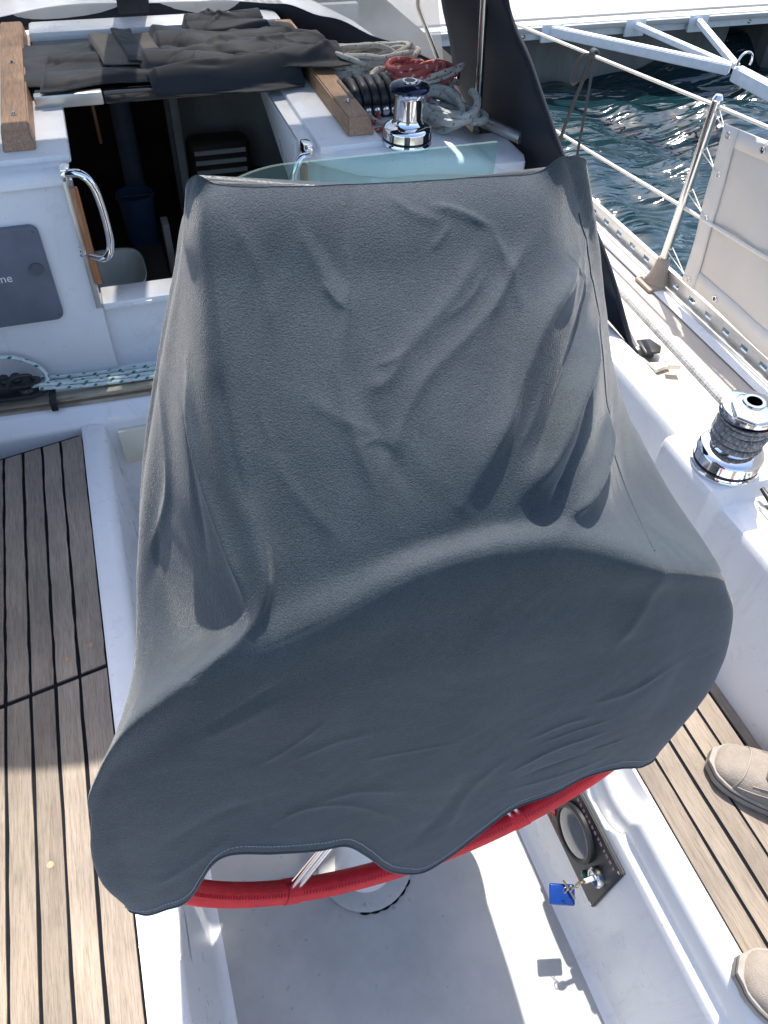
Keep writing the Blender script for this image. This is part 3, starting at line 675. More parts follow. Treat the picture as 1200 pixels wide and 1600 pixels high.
COVER_ROWS = [
    [(0, 0.19, 0.615, 1.416), (0.03, 0.095, 0.605, 1.416), (0.06, 0.075, 0.6, 1.43), (0.09, 0.0604, 0.6362, 1.4156), (0.12, 0.0524, 0.6022, 1.4456), (0.18, 0.0569, 0.5746, 1.4698), (0.25, 0.0701, 0.5636, 1.4675), (0.35, 0.0993, 0.5608, 1.4631), (0.45, 0.1583, 0.5608, 1.4576), (0.55, 0.2211, 0.5608, 1.4537), (0.65, 0.2993, 0.5608, 1.4494), (0.74, 0.3371, 0.5636, 1.4479), (0.81, 0.3609, 0.5691, 1.4559), (0.88, 0.4029, 0.6022, 1.4283), (0.91, 0.3949, 0.6362, 1.3983), (0.94, 0.32, 0.6, 1.418), (0.97, 0.3, 0.605, 1.416)],
    [(0, 0.19, 0.69, 1.30545), (0.03, 0.095, 0.68, 1.30545), (0.06, 0.075, 0.648889, 1.36), (0.09, 0.0574, 0.65, 1.4154), (0.12, 0.0494, 0.616, 1.4214), (0.18, 0.0507, 0.5834, 1.4473), (0.25, 0.0616, 0.556, 1.4624), (0.35, 0.0968, 0.5513, 1.458), (0.45, 0.1551, 0.55, 1.4528), (0.55, 0.2172, 0.5492, 1.4491), (0.65, 0.2948, 0.5491, 1.444), (0.74, 0.3391, 0.5528, 1.4406), (0.81, 0.3773, 0.5737, 1.4306), (0.88, 0.4218, 0.6091, 1.3958), (0.91, 0.4138, 0.6431, 1.3898), (0.94, 0.335, 0.648889, 1.35), (0.97, 0.315, 0.68, 1.30545)],
    [(0, 0.19, 0.69, 1.08091), (0.03, 0.075, 0.68, 1.08091), (0.06, 0.055, 0.662778, 1.22), (0.09, 0.0362, 0.65, 1.3457), (0.12, 0.0282, 0.616, 1.3517), (0.18, 0.0341, 0.5806, 1.3776), (0.25, 0.0469, 0.5196, 1.4136), (0.35, 0.0939, 0.5122, 1.4105), (0.45, 0.1516, 0.5049, 1.4056), (0.55, 0.2122, 0.4979, 1.4018), (0.65, 0.2809, 0.4951, 1.395), (0.74, 0.3421, 0.5011, 1.388), (0.81, 0.4173, 0.5668, 1.3419), (0.88, 0.4684, 0.616, 1.288), (0.91, 0.4604, 0.65, 1.282), (0.94, 0.36, 0.662778, 1.2), (0.97, 0.34, 0.68, 1.08091)],
    [(0, 0.2, 0.69, 0.846364), (0.03, 0.045, 0.68, 0.846364), (0.06, 0.025, 0.656667, 1.05), (0.09, 0.0028, 0.6224, 1.2615), (0.12, -0.0052, 0.5884, 1.2675), (0.18, 0.0087, 0.5461, 1.3005), (0.25, 0.0339, 0.4687, 1.3541), (0.35, 0.0805, 0.4611, 1.3557), (0.45, 0.1352, 0.4506, 1.3548), (0.55, 0.1941, 0.4398, 1.3533), (0.65, 0.2649, 0.4371, 1.3466), (0.74, 0.3366, 0.4476, 1.3373), (0.81, 0.4346, 0.5364, 1.263), (0.88, 0.5064, 0.6022, 1.1714), (0.91, 0.4984, 0.6362, 1.1654), (0.94, 0.405, 0.636667, 1.05), (0.97, 0.385, 0.68, 0.846364)],
    [(0, 0.2, 0.69, 0.711818), (0.03, 0.005, 0.68, 0.711818), (0.06, -0.015, 0.590556, 1), (0.09, -0.0275, 0.581, 1.185), (0.12, -0.0355, 0.547, 1.191), (0.18, -0.0157, 0.5047, 1.2228), (0.25, 0.0281, 0.4191, 1.2948), (0.35, 0.07, 0.4121, 1.2998), (0.45, 0.123, 0.4017, 1.305), (0.55, 0.1814, 0.3896, 1.3069), (0.65, 0.2523, 0.387, 1.3003), (0.74, 0.3305, 0.3959, 1.286), (0.81, 0.4364, 0.484, 1.19), (0.88, 0.5436, 0.5401, 1.0986), (0.91, 0.5356, 0.5741, 1.0926), (0.94, 0.435, 0.590556, 0.98), (0.97, 0.415, 0.68, 0.711818)],
    [(0, 0.2, 0.69, 0.627273), (0.03, -0.025, 0.68, 0.627273), (0.06, -0.045, 0.524444, 0.93), (0.09, -0.0482, 0.5258, 1.0864), (0.12, -0.0682, 0.4918, 1.0924), (0.18, -0.0345, 0.4536, 1.1293), (0.25, 0.0268, 0.3642, 1.2274), (0.35, 0.0598, 0.3726, 1.2492), (0.45, 0.1129, 0.3681, 1.2629), (0.55, 0.1738, 0.3622, 1.2718), (0.65, 0.2503, 0.3657, 1.2703), (0.74, 0.3279, 0.3704, 1.2536), (0.81, 0.4394, 0.4288, 1.1527), (0.88, 0.5465, 0.4642, 1.0733), (0.91, 0.5265, 0.4982, 1.0673), (0.94, 0.485, 0.524444, 0.93), (0.97, 0.46, 0.68, 0.627273)],
    [(0, 0.2, 0.69, 0.582727), (0.03, -0.035, 0.68, 0.582727), (0.06, -0.055, 0.49, 0.92), (0.09, -0.0325, 0.4637, 1.0649), (0.12, -0.0675, 0.4297, 1.0709), (0.18, -0.033, 0.4021, 1.1139), (0.25, 0.0173, 0.3509, 1.2108), (0.35, 0.0551, 0.3584, 1.2295), (0.45, 0.1093, 0.3563, 1.2465), (0.55, 0.1692, 0.3548, 1.2608), (0.65, 0.2449, 0.3561, 1.2589), (0.74, 0.3236, 0.3572, 1.242), (0.81, 0.4213, 0.3842, 1.1697), (0.88, 0.5406, 0.4297, 1.0785), (0.91, 0.5056, 0.4637, 1.0725), (0.94, 0.505, 0.48, 0.92), (0.97, 0.46, 0.68, 0.582727)],
    [(0, 0.2, 0.68, 0.538182), (0.03, -0.065, 0.67, 0.538182), (0.06, -0.085, 0.45, 0.91), (0.09, -0.0802, 0.396, 1.0525), (0.12, -0.1152, 0.362, 1.0585), (0.18, -0.073, 0.34, 1.1601), (0.25, -0.0124, 0.336, 1.2016), (0.35, 0.0498, 0.34, 1.2163), (0.45, 0.1038, 0.338, 1.2373), (0.55, 0.163, 0.338, 1.259), (0.65, 0.2332, 0.338, 1.2616), (0.74, 0.3102, 0.334, 1.2439), (0.81, 0.3941, 0.334, 1.1978), (0.88, 0.4999, 0.368, 1.1216), (0.91, 0.4649, 0.402, 1.1156), (0.94, 0.52, 0.45, 0.91), (0.97, 0.46, 0.67, 0.538182)],
    [(0, 0.2, 0.66, 0.463636), (0.03, -0.07, 0.65, 0.463636), (0.06, -0.09, 0.43, 0.83), (0.09, -0.1043, 0.379, 0.987), (0.12, -0.1393, 0.345, 0.993), (0.18, -0.1034, 0.328, 1.0923), (0.25, -0.0342, 0.324, 1.1325), (0.35, 0.0363, 0.322, 1.1553), (0.45, 0.0987, 0.321, 1.1704), (0.55, 0.1675, 0.321, 1.177), (0.65, 0.2457, 0.321, 1.1762), (0.74, 0.3327, 0.322, 1.1579), (0.81, 0.4218, 0.322, 1.1369), (0.88, 0.515, 0.345, 1.0903), (0.91, 0.48, 0.379, 1.0843), (0.94, 0.525, 0.43, 0.83), (0.97, 0.46, 0.65, 0.463636)],
    [(0, 0.2, 0.66, 0.389091), (0.03, -0.065, 0.65, 0.389091), (0.06, -0.085, 0.43, 0.76), (0.09, -0.1246, 0.379, 0.9096), (0.12, -0.1596, 0.345, 0.9156), (0.18, -0.1193, 0.326, 0.9978), (0.25, -0.0478, 0.32, 1.0447), (0.35, 0.0285, 0.318, 1.0571), (0.45, 0.1005, 0.316, 1.0608), (0.55, 0.1834, 0.316, 1.0564), (0.65, 0.2704, 0.317, 1.0631), (0.74, 0.3663, 0.319, 1.0545), (0.81, 0.4676, 0.322, 1.0329), (0.88, 0.5557, 0.345, 1.0152), (0.91, 0.5207, 0.379, 1.0092), (0.94, 0.52, 0.43, 0.76), (0.97, 0.46, 0.65, 0.389091)],
    [(0, 0.2, 0.66, 0.314545), (0.03, -0.055, 0.65, 0.314545), (0.06, -0.075, 0.425, 0.7), (0.09, -0.1314, 0.379, 0.8288), (0.12, -0.1664, 0.345, 0.8348), (0.18, -0.1373, 0.328, 0.8678), (0.25, -0.0568, 0.318, 0.9424), (0.35, 0.0231, 0.314, 0.946), (0.45, 0.1036, 0.312, 0.914), (0.55, 0.2054, 0.312, 0.882), (0.65, 0.302, 0.313, 0.9219), (0.74, 0.4024, 0.316, 0.9181), (0.81, 0.4955, 0.322, 0.9093), (0.88, 0.5982, 0.345, 0.8436), (0.91, 0.5632, 0.379, 0.8376), (0.94, 0.505, 0.425, 0.7), (0.97, 0.46, 0.65, 0.314545)],
    [(0, 0.2, 0.63, 0.24), (0.03, -0.08, 0.6, 0.26), (0.06, -0.08, 0.42, 0.72), (0.12, -0.1652, 0.345, 0.7283), (0.15, -0.1522, 0.335, 0.7177), (0.2, -0.1233, 0.325, 0.7373), (0.24, -0.0917, 0.318, 0.7674), (0.275, -0.056, 0.314, 0.8568), (0.3, -0.039, 0.312, 0.8762), (0.35, 0.0116, 0.308, 0.849), (0.42, 0.0608, 0.306, 0.8201), (0.46, 0.0949, 0.306, 0.8021), (0.49, 0.1187, 0.304, 0.7519), (0.52, 0.1503, 0.302, 0.674), (0.55, 0.1939, 0.302, 0.6238), (0.585, 0.2352, 0.304, 0.6399), (0.63, 0.2768, 0.306, 0.6884), (0.68, 0.3169, 0.308, 0.732), (0.74, 0.3782, 0.31, 0.7331), (0.79, 0.4316, 0.315, 0.7407), (0.83, 0.4887, 0.318, 0.7193), (0.86, 0.5434, 0.325, 0.6739), (0.88, 0.573, 0.335, 0.6591), (0.94, 0.45, 0.42, 0.74), (0.97, 0.47, 0.6, 0.26)],
]
FOLDS = [
    ([(0.232, 0.54, 1.4426), (0.253, 0.5357, 1.438), (0.2814, 0.5242, 1.425)], 0.0016, 0.003),
    ([(0.158, 0.5256, 1.4303), (0.1551, 0.5105, 1.4118), (0.1481, 0.4909, 1.3921)], 0.0013, 0.0035),
    ([(0.1331, 0.5098, 1.41), (0.1393, 0.4991, 1.3994), (0.1481, 0.4909, 1.3921)], 0.0018, 0.0035),
    ([(0.1587, 0.4556, 1.363), (0.1758, 0.4561, 1.3657), (0.1921, 0.4613, 1.3711)], 0.0012, 0.003),
    ([(0.3468, 0.5177, 1.4005), (0.3719, 0.5241, 1.3717), (0.4158, 0.5473, 1.3188)], 0.0015, 0.0035),
    ([(0.2814, 0.5242, 1.425), (0.2843, 0.5094, 1.4089), (0.2838, 0.4945, 1.3942)], 0.0013, 0.0035),
    ([(0.2443, 0.5283, 1.4319), (0.2365, 0.5211, 1.4251), (0.223, 0.5145, 1.4186)], 0.0014, 0.003),
    ([(0.2208, 0.4738, 1.3813), (0.246, 0.4836, 1.3883), (0.2701, 0.5018, 1.4027)], 0.0012, 0.0035),
    ([(0.1344, 0.4149, 1.3215), (0.1505, 0.4144, 1.3251), (0.1647, 0.4042, 1.3189)], 0.001, 0.003),
    ([(0.0705, 0.4756, 1.3746), (0.067, 0.4499, 1.3454), (0.0741, 0.4311, 1.3222)], 0.001, 0.004),
    ([(0.055, 0.5208, 1.4274), (0.0513, 0.4875, 1.3924), (0.0464, 0.4637, 1.3672)], 0.0012, 0.004),
    ([(0.3048, 0.4404, 1.3532), (0.2853, 0.4119, 1.3279), (0.2558, 0.3865, 1.2993)], 0.0016, 0.004),
    ([(0.3613, 0.4664, 1.3206), (0.3184, 0.4063, 1.3128), (0.286, 0.3733, 1.2878)], 0.0016, 0.004),
    ([(0.3221, 0.3128, 0.9038), (0.3717, 0.3143, 0.9072), (0.4267, 0.3165, 0.8992)], 0.0012, 0.003),
    ([(0.1062, 0.3143, 1.002), (0.1605, 0.3142, 0.988), (0.2172, 0.3141, 0.9718)], 0.0008, 0.0035),
    ([(0.008, 0.3179, 1.0448), (0.042, 0.3178, 1.0636), (0.0832, 0.317, 1.1013)], 0.0009, 0.004),
    ([(0.351, 0.3117, 0.8374), (0.417, 0.3146, 0.83), (0.4792, 0.3192, 0.8198)], 0.0012, 0.003),
    ([(0.3794, 0.5407, 1.3791), (0.3141, 0.4692, 1.3762), (0.2589, 0.4145, 1.3268), (0.2057, 0.3691, 1.2817)], 0.0134, 0.014),
    ([(0.4182, 0.5411, 1.3053), (0.3307, 0.4296, 1.325), (0.2827, 0.3788, 1.2952), (0.2303, 0.345, 1.2616)], 0.0154, 0.012),
    ([(0.4415, 0.5106, 1.2109), (0.3437, 0.3906, 1.2569), (0.289, 0.3423, 1.2535)], 0.0134, 0.01),
    ([(0.4189, 0.5706, 1.344), (0.3129, 0.4248, 1.3358), (0.2577, 0.3664, 1.2707)], -0.00805, 0.01),
    ([(0.4154, 0.5174, 1.2792), (0.3208, 0.39, 1.2912), (0.2765, 0.3536, 1.2565)], -0.00805, 0.009),
    ([(0.232, 0.54, 1.4426), (0.2558, 0.5318, 1.4345), (0.2814, 0.5242, 1.425)], 0.00168, 0.006),
    ([(0.2384, 0.536, 1.4391), (0.2585, 0.528, 1.4307), (0.2773, 0.5204, 1.4215)], -0.00036, 0.006),
    ([(0.2693, 0.5129, 1.4144), (0.2304, 0.4846, 1.3899), (0.1719, 0.4531, 1.3627)], 0.00335, 0.012),
    ([(0.2805, 0.5204, 1.4212), (0.2906, 0.4979, 1.3974), (0.2889, 0.4672, 1.3726)], 0.00251, 0.008),
    ([(0.1226, 0.5366, 1.4438), (0.1336, 0.5159, 1.4172), (0.1481, 0.4909, 1.3921)], 0.00234, 0.009),
    ([(0.1308, 0.5362, 1.4431), (0.1472, 0.5145, 1.416), (0.1571, 0.4931, 1.3949)], -0.00126, 0.01),
    ([(0.1607, 0.5254, 1.4301), (0.1481, 0.4909, 1.3921), (0.1317, 0.4573, 1.3604), (0.1344, 0.4149, 1.3215), (0.1455, 0.3752, 1.2825)], 0.00335, 0.01),
    ([(0.1595, 0.4743, 1.3787), (0.1452, 0.4475, 1.3537), (0.1549, 0.4099, 1.322), (0.1733, 0.3691, 1.2812)], -0.00251, 0.012),
    ([(0.1893, 0.4616, 1.3713), (0.1696, 0.4461, 1.3565), (0.1494, 0.443, 1.3504)], 0.00251, 0.008),
    ([(0.0253, 0.521, 1.3485), (0.0191, 0.4695, 1.3103), (0.0263, 0.3977, 1.2598), (0.0285, 0.348, 1.2252)], 0.00756, 0.01),
    ([(0.0406, 0.4792, 1.3752), (0.0387, 0.4369, 1.334), (0.0452, 0.3873, 1.2837)], -0.00378, 0.014),
    ([(0.0073, 0.6025, 1.2975), (-0.0083, 0.5076, 1.2453), (-0.0419, 0.5028, 1.1534)], 0.00405, 0.008),
    ([(0.0137, 0.5127, 1.3094), (0.0084, 0.4587, 1.2682), (0.0074, 0.4184, 1.2176)], -0.0027, 0.009),
    ([(-0.0237, 0.5041, 1.1999), (-0.04, 0.4882, 1.1416), (-0.0581, 0.4819, 1.0864)], -0.00202, 0.009),
    ([(-0.0283, 0.3227, 1.1281), (0.0097, 0.3226, 1.1488), (0.0472, 0.3237, 1.1706)], -0.00194, 0.008),
    ([(-0.0386, 0.3221, 1.1122), (0.0038, 0.3206, 1.1314), (0.0471, 0.3205, 1.1505)], 0.00146, 0.01),
    ([(-0.0609, 0.4092, 1.0874), (-0.0232, 0.332, 1.195), (0.0054, 0.3328, 1.1999)], -0.00292, 0.008),
    ([(0.0408, 0.3168, 1.0375), (0.0835, 0.316, 1.0518), (0.1265, 0.3155, 1.0498)], 0.000972, 0.006),
    ([(0.294, 0.3109, 0.8541), (0.3504, 0.3127, 0.8766), (0.4294, 0.3159, 0.8682)], 0.00194, 0.006),
    ([(0.3018, 0.3131, 0.924), (0.3492, 0.3144, 0.9351), (0.3918, 0.3157, 0.926)], 0.00146, 0.006),
    ([(0.2956, 0.3095, 0.8036), (0.3786, 0.3114, 0.789), (0.4612, 0.3172, 0.779)], 0.00146, 0.006),
    ([(0.3054, 0.3104, 0.8282), (0.3702, 0.3121, 0.8299), (0.4386, 0.316, 0.8322)], -0.00146, 0.006),
    ([(0.3746, 0.3161, 0.9622), (0.4271, 0.3179, 0.9576), (0.4769, 0.3212, 0.9834)], 0.00146, 0.008),
    ([(0.0513, 0.3129, 0.9346), (0.1081, 0.3126, 0.9325), (0.1726, 0.3117, 0.883)], 0.00146, 0.01),
    ([(0.0123, 0.3125, 0.9152), (0.051, 0.3128, 0.931), (0.1069, 0.3114, 0.8978), (0.1713, 0.3082, 0.7985)], 0.00146, 0.007),
    ([(-0.1297, 0.3262, 0.8136), (-0.0762, 0.3184, 0.8661), (-0.0201, 0.3142, 0.9283)], 0.00194, 0.012),
    ([(-0.0995, 0.3221, 0.9153), (-0.0421, 0.3171, 0.9647), (0.0047, 0.3157, 0.9791)], -0.00146, 0.015),
    ([(0.2204, 0.3064, 0.7211), (0.242, 0.3104, 0.8327), (0.2891, 0.3123, 0.9026)], 0.00146, 0.012),
    ([(0.176, 0.3056, 0.7342), (0.2142, 0.3091, 0.7971), (0.2443, 0.3123, 0.8979)], -0.00194, 0.018),
    ([(0.3882, 0.3194, 1.2006), (0.3901, 0.3194, 1.1337), (0.3764, 0.3194, 1.0623)], 0.00216, 0.012),
    ([(0.222, 0.4584, 1.3688), (0.1786, 0.4262, 1.3406), (0.1467, 0.3893, 1.2992)], 0.0022, 0.008),
    ([(0.3045, 0.5115, 1.4126), (0.2671, 0.4793, 1.3829), (0.1938, 0.4387, 1.3524)], 0.0025, 0.007),
    ([(0.3483, 0.5406, 1.4236), (0.2914, 0.5016, 1.4009), (0.2419, 0.4498, 1.3606)], 0.0022, 0.008),
    ([(0.4266, 0.6018, 1.3858), (0.368, 0.511, 1.363), (0.3048, 0.4404, 1.3532)], 0.003, 0.007),
    ([(0.1971, 0.5525, 1.4517), (0.2146, 0.5365, 1.4408), (0.2443, 0.5283, 1.4319)], 0.0015, 0.006),
    ([(0.0701, 0.5403, 1.4554), (0.0876, 0.5205, 1.4218), (0.0918, 0.4753, 1.3721)], 0.0018, 0.01),
    ([(0.101, 0.4528, 1.351), (0.1299, 0.4297, 1.3344), (0.1736, 0.4058, 1.322)], 0.0015, 0.008),
    ([(0.0677, 0.4314, 1.3227), (0.0839, 0.4019, 1.2928), (0.1106, 0.3693, 1.2636)], 0.0018, 0.01),
]

def build_cover():
    NS, NT = 640, 400
    s = np.arange(NS) / NS
    Rw = []
    for r_ in COVER_ROWS:
        ks = [q[0] for q in r_]; Pp = [q[1:] for q in r_]
        ks = [k - 1 for k in ks[-3:]] + ks + [k + 1 for k in ks[:3]]; Pp = Pp[-3:] + Pp + Pp[:3]
        Rw.append(hermite(ks, Pp, s))
    Rw = np.array(Rw)
    T = np.concatenate([[0], np.cumsum(np.linalg.norm(Rw[1:] - Rw[:-1], axis=2)[:, int(.2 * NS):int(.8 * NS)].mean(1))]); T /= T[-1]
    V = hermite(T, Rw.reshape(len(Rw), -1), np.linspace(0, 1, NT)).reshape(NT, NS, 3)
    # ease the cloth along its length, most at the two flanks
    ss = np.arange(NS) / NS; wgt = np.clip((.26 - np.minimum(ss, 1 - ss)) / .10, 0, 1)[None, :, None]
    def ease(V, n):
        V = V.copy()
        for _ in range(n): V[1:-1] = (V[:-2] + 2 * V[1:-1] + V[2:]) / 4
        return V
    V = ease(V, 24) * (1 - wgt) + ease(V, 200) * wgt
    def normals(V):
        du = np.roll(V, -1, 1) - np.roll(V, 1, 1); dv = np.gradient(V, axis=0)
        n = np.cross(dv, du); return n / (np.linalg.norm(n, axis=2)[..., None] + 1e-9)
    n = normals(V)
    D = np.zeros(V.shape[:2])
    for pts, amp, wd in FOLDS:
        P = smooth_path(pts, 7); best = np.full(V.shape[:2], 9.); ta = np.zeros(V.shape[:2])
        for i in range(len(P) - 1):
            a, b = P[i], P[i + 1]; ab = b - a
            t = np.clip(((V - a) @ ab) / (ab @ ab + 1e-12), 0, 1)
            d = np.linalg.norm(V - a - t[..., None] * ab, axis=2)
            m_ = d < best; best[m_] = d[m_]; ta[m_] = ((i + t) / (len(P) - 1))[m_]
        taper = np.clip(np.minimum(ta, 1 - ta) / .28, 0, 1); taper = taper * taper * (3 - 2 * taper)
        D += amp * np.exp(-(np.sqrt((best / wd) ** 2 + .12) - .346) * 1.7) * (.15 + .85 * taper)
    # gentle slack of the cloth
    q = V
    slack = np.where(np.arange(NT)[:, None] < .42 * NT, 1.0, .45)
    D += .0007 * slack * np.sin(q[..., 0] * 31 + 3 * np.sin(q[..., 2] * 17)) * np.sin(q[..., 2] * 23 + 2 * np.sin(q[..., 0] * 13))
    D += .0003 * slack * np.sin(q[..., 0] * 83 + 5 * np.sin(q[..., 2] * 29)) * np.sin(q[..., 2] * 61 + 3 * np.sin(q[..., 0] * 37))
    ed = np.minimum(1, (1 - np.linspace(0, 1, NT)) / .02)[:, None]
    V = V + n * (D * ed)[..., None]
    return V, normals(V)
CV, CN = build_cover()
NT, NS = CV.shape[:2]
Fc = [(i * NS + j, i * NS + (j + 1) % NS, (i + 1) * NS + (j + 1) % NS, (i + 1) * NS + j) for i in range(NT - 1) for j in range(NS)]
Fc.append(tuple(range(NS)))
cvt = obj('wheel_cover', CV.reshape(-1, 3), Fc, 'cover', None, True)
tag(cvt, 'grey canvas cover draped over the wheel and its pedestal', 'cover')
# folded hem and its stitching
it = NT - 9
j0, j1 = int(.07 * NS), int(.93 * NS)
hemP = CV[NT - 1, j0:j1]
tube('hem', hemP[::2], .0016, 'cover', cvt, 8)
def stitch(path, m='thread', r=.0007):
    parts = []
    L = np.concatenate([[0], np.cumsum(np.linalg.norm(path[1:] - path[:-1], axis=1))])
    t = 0
    while t < L[-1] - .004:
        q = np.array([[np.interp(x, L, path[:, k]) for k in range(3)] for x in (t, t + .0015, t + .0032)])
        parts.append(tube_data(q, [r * .6, r, r * .6], 5)); t += .0046
    return merge(parts)
# hem row: constant distance above the edge
off = []
for j in range(j0, j1, 2):
    col = CV[:, j][::-1]; L = np.concatenate([[0], np.cumsum(np.linalg.norm(col[1:] - col[:-1], axis=1))])
    k = min(np.searchsorted(L, .016), NT - 1)
    off.append(col[k] + CN[NT - 1 - k, j] * .0006)
V, F_, uv = stitch(np.array(off)); tag(obj('hem_stitching', V, F_, 'thread', cvt, True, uv), kind='stuff')
# side seam down the starboard edge of the front panel
js = int(.805 * NS)
seam = (CV[17:167, js] + CN[17:167, js] * .0002)
tube('seam', seam[::3], .0009, 'cover', cvt, 6)

# clear acrylic screen forward of the pedestal
ac = []
for x in np.linspace(0, 1, 40):
    X_ = .1036 + .278 * x
    top = 1.4040 - .012 * max(0, 1 - x / .22) ** 2.2
    ac.append((X_, top))
V = []; Fa = []
for y_ in (.728, .732):
    for X_, t_ in ac: V.append((X_, y_ + .03 * (X_ - .2) * 0, t_)); V.append((X_, y_, 1.12))
n_ = len(ac) * 2
for i in range(len(ac) - 1):
    o = i * 2
    Fa += [(o, o + 1, o + 3, o + 2), (n_ + o, n_ + o + 2, n_ + o + 3, n_ + o + 1), (o, o + 2, n_ + o + 2, n_ + o)]
Fa += [(0, n_, n_ + 1, 1), (n_ - 2, n_ - 1, 2 * n_ - 1, 2 * n_ - 2)]
tag(obj('acrylic_screen', V, Fa, 'acrylic', None, False), 'clear greenish acrylic screen with a rounded corner behind the grey cover', 'screen')

# ================================================================== ENGINE PANEL AND KEY
def wx(z): return float(np.interp(z, [.05, .30, .335], [.569, .591, .5955]))
ep = thing('engine_panel', (.58, .355, .15), 'black engine panel with round gauge on the starboard footwell wall', 'control panel')
nrm = Vector((-.996, 0, .088)).normalized()
def onwall(y, z, d=0): return Vector((wx(z), y, z)) + nrm * d
def quadslab(name, y0, y1, z0, z1, d0, d1, m, parent, bev=.002):
    bm = bmesh.new(); vv = []
    for d in (d0, d1):
        for y, z in ((y0, z0), (y1, z0), (y1, z1), (y0, z1)): vv.append(bm.verts.new(onwall(y, z, d)))
    for f_ in ((0, 1, 2, 3), (4, 5, 6, 7), (0, 1, 5, 4), (1, 2, 6, 5), (2, 3, 7, 6), (3, 0, 4, 7)): bm.faces.new([vv[i] for i in f_])
    bmesh.ops.recalc_face_normals(bm, faces=bm.faces)
    if bev: bmesh.ops.bevel(bm, geom=list(bm.edges), offset=bev, segments=2, affect='EDGES')
    return from_bm(name, bm, m, parent)
quadslab('plate', .272, .470, .145, .318, -.002, .008, 'black', ep)
c_ = onwall(.385, .235, .008)
lathe('gauge_bezel', [(.058, 0), (.058, .008), (.054, .012), (.048, .011)], c_, 'black', ep, 40, nrm, cap=False)
lathe('gauge_glass', [(.050, 0), (.049, .009), (.034, .0115), (.018, .0125), (.0005, .013)], c_, 'gauge', ep, 40, nrm)
lathe('warning_lamp', [(.008, 0), (.008, .004), (.004, .007)], onwall(.322, .185, .008), 'green_lamp', ep, 16, nrm)
lathe('warning_lamp', [(.006, 0), (.006, .004), (.003, .006)], onwall(.445, .185, .008), 'red_print', ep, 16, nrm)
kc = onwall(.300, .235, .008)
lathe('key_switch', [(.019, 0), (.019, .010), (.016, .014), (.0125, .014), (.0125, .008), (.005, .008)], kc, 'steel', ep, 32, nrm)
for k in range(16):   # worn lettering strip, no longer legible
    y0 = .288 + k * .0108
    quadslab('worn_print', y0, y0 + random.uniform(.004, .008), .296, .303, .0081, .0086, 'pink_print', ep, 0)
for k in range(5): quadslab('worn_print', .392 + k * .013, .400 + k * .013, .153, .158, .0081, .0086, 'red_print', ep, 0)
for y_, z_ in ((.279, .152), (.279, .311), (.463, .311)): lathe('screw', [(.0032, 0), (.0032, .001), (.001, .0016)], onwall(y_, z_, .008), 'steel', ep, 10, nrm)
ky = thing('ignition_key', kc + nrm * .03, 'ignition key with blue plastic fob hanging from the engine panel', 'key')
tube('key_shaft', [kc + nrm * .006, kc + nrm * .032], .0045, 'white_print', ky, 12)
lathe('key_head', [(.002, -.0015), (.0105, -.0015), (.0105, .0015), (.002, .0015)], kc + nrm * .040, 'brass', ky, 24, (0, 1, .2))
k0 = kc + nrm * .044
tube('split_ring', [k0 + Vector((-.004 + .008 * math.cos(a), .003 * math.sin(a * 2), -.009 + .009 * math.sin(a))) for a in np.linspace(0, 2 * math.pi, 24, endpoint=False)], .0011, 'brass', ky, 6, True)
for i in range(4):
    b_ = k0 + Vector((-.006 - .003 * i, .002 * i, -.018 - .008 * i))
    tube('chain_link', [b_ + Vector((.003 * math.cos(a), (.003 * math.sin(a) if i % 2 else 0), .0055 * math.sin(a + .3))) for a in np.linspace(0, 2 * math.pi, 14, endpoint=False)], .0009, 'brass', ky, 6, True)
fb = k0 + Vector((-.016, .006, -.066))
box('fob', fb - Vector((.025, .0185, .0042)), fb + Vector((.025, .0185, .0042)), 'fob', ky, .0036, 3, Matrix.Rotation(R(-22), 3, 'Z') @ Matrix.Rotation(R(22), 3, 'X') @ Matrix.Rotation(R(8), 3, 'Y'))
tube('fob_pin', [fb + Vector((.008, .018, .018)), fb + Vector((.018, -.016, .006))], .002, 'brass', ky, 8)

